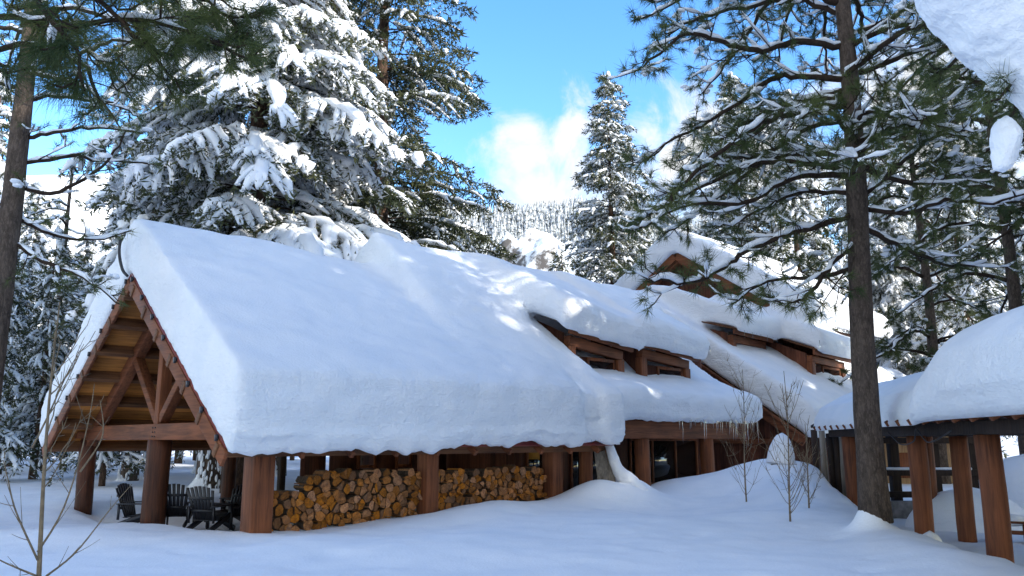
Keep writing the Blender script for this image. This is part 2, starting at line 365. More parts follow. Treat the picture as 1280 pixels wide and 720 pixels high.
# ------------------------------------------------------------------ hills
def mat_hill(name, thr):
    m, nt, b = new_mat(name); L = nt.links.new
    g = N(nt, 'ShaderNodeNewGeometry'); sx = N(nt, 'ShaderNodeSeparateXYZ'); L(g.outputs['Normal'], sx.inputs[0])
    n = N(nt, 'ShaderNodeTexNoise', i_Scale=0.35, i_Detail=8.0, i_Roughness=0.75); L(coords(nt), n.inputs[0])
    a = N(nt, 'ShaderNodeMath', operation='MULTIPLY_ADD'); a.inputs[1].default_value = 1.0; L(n.outputs[0], a.inputs[0]); L(sx.outputs[2], a.inputs[2])
    r = ramp(nt, [(thr - 0.06, (0.10, 0.09, 0.085)), (thr + 0.04, (0.84, 0.87, 0.9))])
    md = N(nt, 'ShaderNodeMath', operation='MULTIPLY'); md.inputs[1].default_value = 0.6; L(a.outputs[0], md.inputs[0]); L(md.outputs[0], r.inputs[0])
    L(r.outputs[0], b.inputs['Base Color']); b.inputs['Roughness'].default_value = 0.9
    return m
def hill_h(x, y):
    d = (y - 330) / 420
    if d <= 0: return 0
    r = 205 * sstep(0, 1, d) * (1.0 - 0.00050 * (x - 0)) + 18 * fbm(x * 0.006, y * 0.006, 4) * min(1, d * 3)
    return max(0, r * (1 - 0.25 * sstep(350, 700, x)))
hm = MB(); hx = np.linspace(-900, 1100, 90); hy = np.linspace(320, 900, 50)
V = [(x, y, hill_h(x, y) - 1) for y in hy for x in hx]; nx = len(hx); ny = len(hy)
I = (np.arange(ny - 1)[:, None] * nx + np.arange(nx - 1)[None, :]).reshape(-1)
hm.add(V, np.stack([I, I + 1, I + 1 + nx, I + nx], 1))
tag(hm.build('hill', M['snow_ground'], smooth=True), kind='structure')

def knoll_h(x, y):
    e = math.exp(-(((x - 8) / 38) ** 2 + ((y - 190) / 42) ** 2))
    r = 50 * e
    return r + e * (7 * fbm(x * 0.06, y * 0.06, 2) + 3.5 * fbm(x * 0.22, y * 0.22, 3))
km = MB(); kx = np.linspace(-90, 105, 150); ky = np.linspace(110, 280, 110)
V = [(x, y, knoll_h(x, y) - 1.6) for y in ky for x in kx]; nx = len(kx); ny = len(ky)
I = (np.arange(ny - 1)[:, None] * nx + np.arange(nx - 1)[None, :]).reshape(-1)
km.add(V, np.stack([I, I + 1, I + 1 + nx, I + nx], 1))
tag(km.build('rocky_hill', mat_hill('rock_and_snow', 0.66), smooth=False), kind='structure')

def mat_frost():
    m, nt, b = new_mat('frosted_forest'); L = nt.links.new
    n = N(nt, 'ShaderNodeTexNoise', i_Scale=0.45, i_Detail=5.0, i_Roughness=0.8); L(coords(nt), n.inputs[0])
    r = ramp(nt, [(0.40, (0.055, 0.07, 0.066)), (0.60, (0.70, 0.74, 0.78))]); L(n.outputs[0], r.inputs[0]); L(r.outputs[0], b.inputs['Base Color'])
    b.inputs['Roughness'].default_value = 0.9
    return m
rng = np.random.default_rng(5)
fm = MB(); cnt = 0
while cnt < 7000:
    x = rng.uniform(-150, 190); y = rng.uniform(360, 790)
    z = hill_h(x, y)
    if z < 4: continue
    cnt += 1
    h = rng.uniform(9, 19); r = h * rng.uniform(0.14, 0.2)
    for q in range(3):
        k = 5; z0 = z + h * (0.08 + 0.27 * q); z1 = z0 + h * 0.42; rr = r * (1 - 0.27 * q)
        a = np.arange(k) * 2 * np.pi / k + rng.uniform(0, 6)
        rad = rr * (0.7 + 0.6 * rng.random(k))
        Vv = np.concatenate([np.stack([x + np.cos(a) * rad, y + np.sin(a) * rad, np.full(k, z0)], 1), [[x, y, z1]]])
        fm.add(Vv, [(i, (i + 1) % k, k) for i in range(k)])
tag(fm.build('hillside_forest', mat_frost()), 'frosted conifer forest covering the far hillside', 'forest', kind='stuff')

# ------------------------------------------------------------------ tree generators
def unit(v): return v / (np.linalg.norm(v, axis=-1, keepdims=True) + 1e-9)

def needles(mb, C, D, n, L, w, rng, spread=0.9, grav=0.25):
    """C,D (m,3): tuft centres and directions; n thin needles each"""
    m = len(C)
    d = np.repeat(D, n, 0) * 0.65 + rng.normal(0, 1, (m * n, 3)) * spread * 0.6
    d[:, 2] -= grav * rng.random(m * n)
    d = unit(d); c = np.repeat(C, n, 0) + rng.normal(0, 0.02, (m * n, 3))
    ln = L * (0.65 + 0.5 * rng.random((m * n, 1)))
    p = unit(np.cross(d, rng.normal(0, 1, (m * n, 3)))) * w / 2
    tip = c + d * ln; tip[:, 2] -= 0.06 * ln[:, 0]
    Vv = np.stack([c - p, c + p, tip], 1).reshape(-1, 3)
    mb.add(Vv, np.arange(m * n * 3).reshape(-1, 3))

def smooth_path(pts, n):
    P = np.array([tuple(p) for p in pts], float); m = len(P)
    t = np.linspace(0, m - 1, n); out = []
    for q in t:
        i = min(int(q), m - 2); f = q - i
        p0 = P[max(i - 1, 0)]; p1 = P[i]; p2 = P[i + 1]; p3 = P[min(i + 2, m - 1)]
        out.append(0.5 * ((2 * p1) + (-p0 + p2) * f + (2 * p0 - 5 * p1 + 4 * p2 - p3) * f * f + (-p0 + 3 * p1 - 3 * p2 + p3) * f ** 3))
    return np.array(out)

def snow_run(mb, P, w, h, rng, gap=0.25, lift=0.0, hang=0.0):
    """lumpy snow lying along the upper side of a limb path, broken into stretches"""
    n = len(P); i = 0
    while i < n - 1:
        ln = int(rng.integers(3, 9))
        if rng.random() < gap: i += max(1, ln // 2); continue
        j = min(n - 1, i + ln)
        if j - i >= 2:
            Q = P[i:j + 1].copy(); m = len(Q)
            e = np.sin(np.linspace(0.12, np.pi - 0.12, m)) ** 0.55
            ww = w * e * (0.65 + 0.7 * rng.random(m)); Q[:, 2] += ww * h * 0.75 + lift
            Q[:, 2] -= hang * rng.random(m)
            if abs(Q[-1, 2] - Q[0, 2]) < .62 * np.linalg.norm(Q[-1] - Q[0]): mb.tube(Q, ww, 7, flat=h, rough=.45, rng=rng)
        i = j + (0 if rng.random() < 0.4 else 1)

def blobs(mb, C, R, rng, sz=(1, 1, 0.7)):
    """lumpy low blobs (icosahedron subdivided once) at C with radius R"""
    global _ico
    try: _ico
    except NameError:
        b = bmesh.new(); bmesh.ops.create_icosphere(b, subdivisions=2, radius=1)
        _ico = (np.array([v.co[:] for v in b.verts]), np.array([[v.index for v in f.verts] for f in b.faces])); b.free()
    V0, F0 = _ico
    for c, r in zip(C, R):
        a = rng.uniform(0, 6.28); ca, sa = math.cos(a), math.sin(a)
        ph = rng.uniform(0, 6, 3)
        k = 1 + 0.16 * (np.sin(V0[:, 0] * 2.7 + ph[0]) + np.sin(V0[:, 1] * 3.1 + ph[1]) + np.sin(V0[:, 2] * 2.3 + ph[2]))
        Vv = V0 * k[:, None] * np.array(sz) * np.array([rng.uniform(0.75, 1.3), rng.uniform(0.75, 1.3), rng.uniform(0.8, 1.2)]) * r
        Vv = np.stack([Vv[:, 0] * ca - Vv[:, 1] * sa, Vv[:, 0] * sa + Vv[:, 1] * ca, Vv[:, 2]], 1) + c
        mb.add(Vv, F0)

def make_pine(name, base, H, r0, limbs, rng, fol=True, nl=46, L=0.22, w=0.010, sub_step=0.34, snow=0.8, needle='needle',
              tuft_snow=0.35, limb_r=0.07, z_top=None, trunk=True, sub_len=1.0, snow_w=0.06, lean=(0, 0), bare=0.18, twigs=(2, 5)):
    """limbs: list of world-space paths (>=3 points). Returns the tree's Empty."""
    root = empty(name, base); B = np.array(base, float)
    if trunk:
        zt = np.linspace(-0.3, H, 28); P = np.stack([lean[0] * zt / H + 0.05 * np.sin(zt * 0.5 + r0 * 40), lean[1] * zt / H + 0.05 * np.cos(zt * 0.43), zt], 1)
        rr = r0 * (1 - 0.75 * np.clip(zt / H, 0, 1)) ** 0.9 + r0 * 0.22 * np.exp(-np.clip(zt, 0, 9) / 0.35)
        t = MB(); t.tube(P, rr, 18, rough=0.10, rng=rng); t.build('trunk', M['bark_pine'], root, smooth=True)
    lm = MB(); sm = MB(); nm = MB()
    C = []; D = []
    for path in limbs:
        ln = sum((Vector(path[i + 1]) - Vector(path[i])).length for i in range(len(path) - 1))
        n = max(10, int(ln / 0.16)); P = smooth_path(path, n) - B
        P[1:] += rng.normal(0, 0.018, (n - 1, 3))
        f = np.linspace(0, 1, n); lr = limb_r * min(1.3, 0.45 + ln * 0.13)
        rad = lr * (1 - f) ** 0.8 + 0.012
        lm.tube(P, rad, 6)
        if snow: snow_run(sm, P, snow_w * (0.8 + 0.1 * ln), 0.75, rng, gap=1 - snow, lift=lr * 0.4)
        d = bare * ln * 0.6 + 0.2; side = 1
        while d < ln:
            fi = d / ln; i = min(n - 2, int(fi * (n - 1))); p = P[i]; T = unit(P[i + 1] - P[i])
            Sd = unit(np.cross(T, [0, 0, 1.0])) * side; side = -side
            dr = unit(T * rng.uniform(0.35, 0.9) + Sd * rng.uniform(0.5, 1.0) + np.array([0, 0, rng.uniform(-0.35, 0.45)]))
            sl = sub_len * rng.uniform(0.45, 1.25) * (1.15 - 0.65 * fi)
            m = 7; q = np.linspace(0, 1, m)[:, None]
            bend = rng.normal(0, 0.18, 3); bend[2] = rng.uniform(-0.45, 0.25)
            Q = p + dr * sl * q + bend * sl * q * q + np.array([0, 0, 0.22 * sl]) * q ** 3
            lm.tube(Q, 0.020 * (1 - q[:, 0] * 0.65) * min(1.3, limb_r / 0.06), 5)
            if snow and rng.random() < snow: snow_run(sm, Q, snow_w * 0.72, 0.85, rng, gap=0.25)
            C.append(Q[-1]); D.append(unit(Q[-1] - Q[-2]))
            for k in range(int(rng.integers(*twigs))):
                j = int(rng.integers(2, m - 1)); tp = Q[j]; tt = unit(Q[j + 1] - Q[j])
                td = unit(tt * 0.6 + rng.normal(0, 0.55, 3) + np.array([0, 0, -0.05]))
                tl = rng.uniform(0.16, 0.42) * sub_len ** 0.5
                R = np.array([tp, tp + td * tl * 0.5 + [0, 0, -0.02], tp + td * tl + [0, 0, 0.03]])
                lm.tube(R, [0.011, 0.009, 0.008], 4)
                C.append(R[-1]); D.append(td)
                if snow and abs(td[2]) < .6 and rng.random() < snow * .55: sm.tube(R + [0, 0, .022], [.010, .026, .020], 5, rough=.4, rng=rng)
                if rng.random() < tuft_snow:
                    nb_ = int(rng.integers(3, 6)); cc = R[-1] + td * rng.uniform(-.1, .12, (nb_, 1)) + rng.normal(0, .05, (nb_, 3)) * [1, 1, .4] + [0, 0, .05]
                    blobs(sm, cc, rng.uniform(.035, .085, nb_), rng, (1.2, 1.2, .6))
            d += sub_step * rng.uniform(0.6, 1.4)
        C.append(P[-1]); D.append(unit(P[-1] - P[-2]))
    C = np.array(C); D = np.array(D)
    lm.build('limbs', M['limb'], root, smooth=True)
    if fol:
        needles(nm, C, D, nl, L, w, rng); needles(nm, C - D * 0.08, D, nl // 2, L * 0.9, w, rng, spread=1.2)
        nm.build('needles', M[needle], root)
    if snow: sm.build('snow_load', M['snow_tree'], root, smooth=True)
    return root

def rand_limb(B, z, az, ln, rng, rise=0.1, sag=0.25):
    d = np.array([math.cos(az), math.sin(az), 0]); b = np.array(B, float) + [0, 0, z]
    s1 = rng.uniform(-0.25, 0.25); sd = np.array([-d[1], d[0], 0])
    return [b, b + d * ln * 0.35 + [0, 0, ln * rise * 0.6] + sd * s1 * ln * 0.3,
            b + d * ln * 0.7 + [0, 0, ln * (rise * 0.6 - sag * 0.45)] + sd * s1 * ln * 0.2,
            b + d * ln + [0, 0, ln * (rise * 0.4 - sag)] + sd * s1 * ln * 0.5]

FIR_CACHE = {}
def fir_meshes(key, H, R, zb, step, nbr, seed, snow=1.0, fat=1.0, spr=7, droop=0.45, sw=0.045, sl=0.24, lat=0.27, cap=True, shape=0.85, fill=1.0):
    rng = np.random.default_rng(seed)
    lm = MB(); fm = MB(); sm = MB(); tm = MB()
    zt = np.linspace(-0.5, H, 20); r0 = 0.013 * H
    tm.tube(np.stack([0.06 * np.sin(zt * 0.4 + seed), 0.06 * np.cos(zt * 0.33), zt], 1), r0 * (1 - 0.97 * np.clip(zt / H, 0, 1)) + 0.01, 10, rough=0.1, rng=rng)
    SC_, SD_, SS_ = [], [], []; frost = []
    z = zb
    while z < H - 0.3:
        fz = (z - zb) / (H - zb)
        for b in range(nbr if fz < 0.85 else max(3, nbr - 1)):
            az = rng.uniform(0, 2 * np.pi); Lb = (R * (1 - fz) ** shape) * rng.uniform(0.72, 1.15) + 0.22
            if rng.random() < 0.10: Lb *= 0.55
            d = np.array([math.cos(az), math.sin(az), 0]); sd = np.array([-d[1], d[0], 0])
            n = max(5, int(Lb / 0.28)); f = np.linspace(0, 1, n)
            up = (0.25 + 0.25 * fz) * rng.uniform(0.6, 1.2); dr = droop * rng.uniform(0.7, 1.4) * (1.0 if fz < 0.8 else 0.5)
            z0 = z + rng.uniform(-0.3, 0.3)
            P = np.array([0, 0, z0]) + d * (Lb * f)[:, None] + np.array([0, 0, 1.0]) * (Lb * (up * f - (up + dr) * f ** 2 + 0.13 * f ** 3))[:, None] + sd * (rng.uniform(-0.12, 0.12) * Lb * f * f)[:, None]
            lm.tube(P, 0.035 * (1 - f * 0.8) * (0.5 + Lb * 0.15), 4)
            SC_.append(P[n // 2:]); SD_.append(np.repeat(d[None], n - n // 2, 0)); SS_.append(np.ones(n - n // 2))
            bs = snow * rng.uniform(0.45, 1.25)      # how loaded this bough is
            if rng.random() < bs:
                i0 = max(1, int(n * rng.uniform(0.25, 0.5))); Q = P[i0:].copy(); m = len(Q)
                if m >= 2:
                    e = np.sin(np.linspace(0.35, np.pi - 0.25, m)) ** 0.6
                    ww = fat * 0.115 * e * (0.6 + 0.8 * rng.random(m)) * (0.7 + 0.08 * Lb); Q[:, 2] += ww * 0.7
                    sm.tube(Q, ww, 7, flat=0.8, rough=.45, rng=rng)
            p = 0.2 * Lb; side = 1
            while p < Lb:
                fi = p / Lb; i = min(n - 2, int(fi * (n - 1))); side = -side
                T = unit(P[i + 1] - P[i]); ll = (0.42 * Lb * (1.05 - fi) + 0.3) * rng.uniform(0.6, 1.2); ll = min(ll, 1.7)
                dr2 = unit(T * 0.75 + sd * side * rng.uniform(0.5, 1.0))
                m = max(4, int(ll / 0.2)); q = np.linspace(0, 1, m)
                Q = P[i] + dr2 * (ll * q)[:, None] + np.array([0, 0, -1.0]) * (ll * rng.uniform(0.25, 0.7) * q ** 1.7)[:, None]
                SC_.append(Q[1:]); SD_.append(np.repeat(dr2[None], m - 1, 0)); SS_.append(np.ones(m - 1))
                if rng.random() < bs * 1.1: frost.append(Q[1:])
                if rng.random() < bs * 0.9:
                    ww = fat * rng.uniform(0.055, 0.125) * np.sin(np.linspace(0.4, np.pi - 0.2, m)) ** 0.6 * (0.7 + 0.6 * rng.random(m))
                    Q2 = Q.copy(); Q2[:, 2] += ww * 0.75
                    sm.tube(Q2, ww, 6, flat=0.8, rough=.5, rng=rng)
                p += lat * rng.uniform(0.7, 1.4)
        z += step * (1 - 0.35 * fz) * rng.uniform(0.8, 1.2)
    C = np.concatenate(SC_); D = np.concatenate(SD_)
    m = len(C); n = spr
    d = np.repeat(D, n, 0) * 0.5 + rng.normal(0, 0.55, (m * n, 3)); d[:, 2] -= 0.35 * rng.random(m * n)
    d = unit(d); c = np.repeat(C, n, 0) + rng.normal(0, 0.05, (m * n, 3)); ln = sl * (0.55 + 0.8 * rng.random((m * n, 1)))
    p = unit(np.cross(d, rng.normal(0, 1, (m * n, 3)))) * sw * (0.7 + 0.6 * rng.random((m * n, 1))) / 2
    Vv = np.stack([c - p * 0.5, c + d * ln * 0.45 - p, c + d * ln, c + d * ln * 0.45 + p], 1).reshape(-1, 3)
    fm.add(Vv, np.arange(m * n * 4).reshape(-1, 4))
    if frost:
        # thin frost and snow crumbs caught in the sprays
        C2 = np.repeat(np.concatenate(frost), 2, 0); m2 = len(C2); C2 = C2 + rng.normal(0, .075, (m2, 3)) + [0, 0, .02]
        a2 = rng.uniform(0, 6.28, m2); l2 = rng.uniform(.04, .12, m2) * fat; w2 = rng.uniform(.02, .05, m2) * fat
        ax = np.stack([np.cos(a2), np.sin(a2), rng.normal(-.25, .3, m2)], 1) * l2[:, None]; ay = np.stack([-np.sin(a2), np.cos(a2), rng.normal(0, .3, m2)], 1) * w2[:, None]
        top = np.stack([0 * l2, 0 * l2, w2 * .8], 1)
        VV = np.stack([C2 - ax, C2 + ay, C2 + ax, C2 - ay, C2 + top], 1).reshape(-1, 3); b5 = np.arange(m2)[:, None] * 5
        sm.add(VV, np.concatenate([b5 + np.array([q]) for q in ((1, 0, 4), (2, 1, 4), (3, 2, 4), (0, 3, 4), (0, 1, 2), (0, 2, 3))]))
    if cap and snow > 0.1:
        blobs(sm, [np.array([0.03, 0, H - 0.05]), np.array([-0.1, 0.05, H - 0.5])], [0.22 * fat, 0.25 * fat], rng, (0.8, 0.8, 1.0))
    FIR_CACHE[key] = [(tm.mesh('trunk', True), 'bark_fir', 'trunk'), (lm.mesh('limbs', True), 'limb', 'limbs'),
                      (fm.mesh('foliage'), 'fir', 'foliage'), (sm.mesh('snow_load', True), 'snow_tree', 'snow_load')]
    for me, mt, _ in FIR_CACHE[key]: me.materials.append(M[mt])
    return FIR_CACHE[key]

def put_fir(key, name, x, y, z=None, scale=1.0, rz=0.0, label=None, cat='tree', group=None, no_snow=False):
    root = empty(name, (x, y, (G(x, y) if z is None else z) - 0.1), rz); root.scale = (scale,) * 3
    for me, mt, nm in FIR_CACHE[key]:
        if no_snow and nm == 'snow_load': continue
        o = bpy.data.objects.new(nm, me); COL.objects.link(o); o.parent = root
    tag(root, label, cat, group); return root

def px_at(px, Y): return (px - 640) / 1000.0 * (Y * CP + 1.0)

exec_trees = True
fir_meshes('big', 36, 6.6, 7.5, 0.58, 6, 11, snow=1.0, fat=1.65, spr=7, sw=0.055, sl=0.27, lat=0.19, droop=0.5, shape=0.75)
fir_meshes('dark', 38, 7.0, 4.0, 0.80, 5, 12, snow=0.25, fat=1.1, spr=10, sw=0.06, sl=0.28, lat=0.26, droop=0.28, shape=0.8)
fir_meshes('spire', 24, 3.9, 1.5, 0.46, 5, 13, snow=0.85, fat=1.0, spr=7, sw=0.06, sl=0.26, lat=0.34, droop=0.25, shape=0.62)
fir_meshes('wood', 20, 3.6, 3.6, 0.62, 5, 14, snow=0.95, fat=1.45, spr=5, sw=0.075, sl=0.34, lat=0.42, droop=0.5)
fir_meshes('wood2', 15, 2.6, 2.0, 0.55, 5, 15, snow=0.9, fat=1.3, spr=5, sw=0.075, sl=0.34, lat=0.42, droop=0.55)

put_fir('big', 'snowy_fir_tree', px_at(312, 28), 28, rz=0.6, label='huge snow-laden fir with heavy white boughs towering behind the pavilion roof')
put_fir('dark', 'fir_tree', px_at(470, 35), 35, rz=2.1, label='dark fir with nearly bare green boughs reaching out against the blue sky')
put_fir('spire', 'snowy_fir_tree', px_at(768, 46), 46, rz=1.0, scale=1.0, label='slender snowy fir standing alone against the cloud above the cabin ridge')
put_fir('wood2', 'snowy_fir_tree', px_at(703, 64), 64, rz=0.3, scale=1.16, label='small white fir in front of the rocky hill, left of a matching one')
put_fir('wood2', 'snowy_fir_tree', px_at(727, 66), 66, rz=2.3, scale=1.2, label='small white fir between the rocky hill and the slender lone fir')
WOODS = 'snowy firs in the woods around the buildings'
wl = 'snow covered fir among the many in the woods behind the buildings'
woods = [('big', 205, 38, .62), ('wood', 395, 44, 1.25), ('wood2', 150, 31, .62), ('wood', 95, 47, .72), ('wood2', 62, 36, .75), ('wood', 25, 52, .95), ('wood2', -10, 33, .8),
         ('wood', -40, 44, 1.15), ('wood2', 120, 56, .95), ('wood', 175, 58, 1.0), ('wood', 230, 62, 1.1), ('wood2', 270, 52, 1.0), ('wood', 330, 58, 1.1), ('wood2', 20, 68, 1.0),
         ('wood', 70, 75, 1.0), ('wood2', 140, 76, 1.1), ('wood', -60, 60, 1.2), ('wood', 300, 78, 1.2), ('wood2', 210, 82, 1.2), ('wood', -25, 85, 1.3), ('wood2', 100, 90, 1.3), ('wood', 440, 60, 1.2),
         ('spire', 932, 50, 1.08), ('wood', 1005, 47, 1.15), ('wood', 890, 66, 1.0), ('big', 1130, 52, .62), ('wood', 1075, 62, 1.25), ('wood', 1210, 46, 1.1), ('wood2', 1170, 60, 1.3), ('big', 1270, 60, .72), ('wood', 1340, 50, 1.2),
         ('wood2', 960, 74, 1.3), ('wood', 1040, 80, 1.3), ('wood2', 1300, 75, 1.5), ('wood', 20, 40, .55), ('wood2', 175, 45, .7), ('wood2', 250, 68, .9), ('wood2', 370, 70, 1.0), ('wood', 480, 74, 1.0), ('wood2', 510, 66, .8)]
rr = random.Random(3)
for k, px, Y, sc in woods:
    put_fir(k, 'snowy_fir_tree', px_at(px, Y), Y, scale=sc, rz=rr.uniform(0, 6.28), label=wl, group=WOODS)

# ------------------------------------------------------------------ pavilion (local axes: x along the eave, y towards the back)
PAV = dict(loc=LW(0, 0, 0), rz=math.pi / 4)
SL = 0.738; RID = 4.83
def zr(s, top=5.5, sl=SL): return top - sl * abs(s - RID)
pav = empty('timber_pavilion', PAV['loc'], PAV['rz'])
tag(pav, 'open red-brown timber pavilion with a king-post gable and a steep snow-buried roof', 'pavilion')
rng = np.random.default_rng(21)
T = M['timber']
def post_sq(t, s, w, z0, z1, parent=pav, mat=None):
    b = MB(); b.box(t - w / 2, t + w / 2, s - w / 2, s + w / 2, z0, z1); return b.build('post', mat or T['z'], parent, bevel=0.025)
def post_round(x, y, r, z0, z1, parent, mat=None, lean=0.0):
    b = MB(); z = np.linspace(z0, z1, 9); a = rng.uniform(0, 6)
    b.tube(np.stack([x + lean * (z - z0) + 0.01 * np.sin(z * 2 + a), np.full(9, y) + 0.01 * np.cos(z * 2.3 + a), z], 1), r + 0 * z, 20, rough=0.03, rng=rng)
    return b.build('post', mat or M['logpost'], parent, smooth=True)
post_sq(0, 0, 0.44, -0.3, 1.74)
post_sq(4.12, 0, 0.36, -0.3, 1.74); post_sq(8.3, 0, 0.40, -0.3, 1.74)
post_round(0.0, RID, 0.27, -0.3, 1.70, pav); post_round(0.0, 9.66, 0.22, -0.3, 1.70, pav)
for t in (4.1, 8.2): post_round(t, 9.66, 0.21, -0.3, 1.74, pav)
post_sq(3.28, 5.0, 0.17, -0.3, 2.6, mat=M['dark'])
def truss(t, full=True):
    b = MB(); b.box(t - 0.15, t + 0.15, -0.35, 10.0, 1.70, 2.07); b.build('tie_beam', T['y'], pav, bevel=0.015)
    b = MB(); b.bar((t, RID, 2.06), (t, RID, 5.02), 0.26, 0.24, up=(0, 1, 0)); b.build('king_post', T['z'], pav, bevel=0.012)
    for sg in (-1, 1):
        b = MB(); b.bar((t, RID + sg * 0.12, 2.16), (t, RID + sg * 1.72, zr(RID + 1.72) - 0.55), 0.2, 0.22, up=(1, 0, 0)); b.build('strut', T['y'], pav, bevel=0.012)
        b = MB(); b.bar((t, RID + sg * 0.1, zr(RID) - 0.42), (t, RID + sg * 5.0, zr(RID + 5.0) - 0.36), 0.3, 0.24, up=(1, 0, 0)); b.build('rafter', T['y'], pav, bevel=0.012)
b = MB()
for dy in (-.07, .07):
    for dz in (.06, .16, .26):
        b = MB(); b.tube([(-.15 - .018, RID + dy, 1.72 + dz), (-.148, RID + dy, 1.72 + dz)], .016, 8); b.build('bolt', M['iron'], pav)
truss(0.0); truss(4.1); truss(8.2)
# roof: boarded ceiling, metal sheet, purlins, barge boards
T0, T1 = -0.92, 10.2
EAV = 5.36
for sg in (-1, 1):
    n = Vector((0, sg * SL, 1)).normalized()
    def slab(name, a0, a1, off, th, mat, t0=T0, t1=T1):
        b = MB(); V = []
        for t in (t0, t1):
            for a in (a0, a1):
                p = Vector((t, RID + sg * a, zr(RID + a)))
                for o in (off, off + th): V.append(tuple(p + n * o))
        b.add(V, [(0, 2, 3, 1), (4, 5, 7, 6), (0, 1, 5, 4), (2, 6, 7, 3), (0, 4, 6, 2), (1, 3, 7, 5)])
        return b.build(name, mat, pav)
    slab('ceiling_boards', 0.0, EAV - 0.06, -0.05, 0.05, M['deck'])
    slab('metal_roof', 0.0, EAV, 0.004, 0.035, M['metal'], T0 - 0.05, T1)
    for i in range(7):
        a = 0.35 + i * 0.80
        b = MB(); p = Vector((0, RID + sg * a, zr(RID + a))) - n * 0.135
        b.bar((T0 - 0.10, p.y, p.z - .06), (T1, p.y, p.z - .06), 0.13, 0.27, up=tuple(n)); b.build('purlin', M['purlin'], pav, bevel=0.008)
    b = MB(); b.bar((T0 - 0.04, RID + sg * 0.02, zr(RID) - 0.20), (T0 - 0.04, RID + sg * EAV, zr(RID + EAV) - 0.19), 0.30, 0.07, up=(1, 0, 0))
    # (bar width runs along the roof normal here)
    o = b.build('barge_board', T['y'], pav, bevel=0.01)
    for i in range(8):
        a = 0.2 + 0.7 * i
        p = Vector((T0 - 0.09, RID + sg * a, zr(RID + a) - 0.03))
        b = MB(); b.bar(p + Vector((0, 0, -0.02)), p + Vector((0, -sg * 0.02, 0.09)), 0.05, 0.07); b.build('snow_clip', M['iron'], pav)
# rafter tails along the front eave
for i in range(9):
    t = 0.6 + i * 1.12
    a0, a1 = 4.3, EAV + 0.02
    b = MB(); b.bar((t, RID - a0, zr(RID + a0) - 0.2), (t, RID - a1, zr(RID + a1) - 0.13), 0.09, 0.13); b.build('rafter_tail', T['y'], pav, bevel=0.006)
b = MB(); b.box(-0.35, 8.3, -0.13, 0.13, 1.742, 1.93); b.build('eave_beam', T['x'], pav, bevel=0.012)
b = MB(); b.box(-0.35, 10.2, 9.53, 9.79, 1.742, 1.93); b.build('eave_beam', T['x'], pav, bevel=0.012)
# plank screen wall behind the wood piles, with window gaps
b = MB()
for (a0, a1) in ((3.85, 4.6), (4.74, 5.65), (6.2, 6.98), (7.48, 8.9)):
    b.box(a0, a1, 5.0, 5.06, -0.25, 2.5)
b.box(3.85, 8.9, 5.0, 5.06, 2.5, 3.4); b.box(5.65, 6.2, 5.0, 5.06, -0.25, 0.9); b.box(6.98, 7.48, 5.0, 5.06, -0.25, 0.95)
b.build('screen_wall', M['wall'], pav)
for a0, a1 in ((5.65, 6.2), (6.98, 7.48)):
    f = MB()
    f.box(a0 - 0.05, a0 + 0.04, 4.95, 4.998, 0.9, 2.5); f.box(a1 - 0.04, a1 + 0.05, 4.95, 4.998, 0.9, 2.5); f.box(a0 + 0.04, a1 - 0.04, 4.95, 4.998, 0.92, 1.0)
    f.build('window_frame', T['z'], pav)
# curved iron hook at the gable tip
b = MB(); b.tube(smooth_path([LW(-1.05, RID, 5.46), LW(-1.12, RID + .15, 5.62), LW(-1.18, RID + .28, 6.0), LW(-1.18, RID + .3, 6.35)], 14), 0.035, 8)
tag(b.build('iron_hook', M['iron'], smooth=True), 'curved dark iron hook standing at the pavilion gable tip', 'hook')

# ------------------------------------------------------------------ log cabin
cab = empty('log_cabin', LW(9, 2, 0), PAV['rz'])   # local origin at t=9, s=2
tag(cab, 'dark red-brown log cabin with porch posts and two shed dormers under deep snow', 'cabin')
def cb(name, mat, boxes, bevel=0.0, smooth=False, par=None, o=(9, 2)):
    b = MB()
    for (t0, t1, s0, s1, z0, z1) in boxes: b.box(t0 - o[0], t1 - o[0], s0 - o[1], s1 - o[1], z0, z1)
    return b.build(name, mat, par or cab, bevel=bevel)
WT = dict(win1=(9.35, 10.35), door=(11.3, 13.1), win2=(14.3, 18.4))
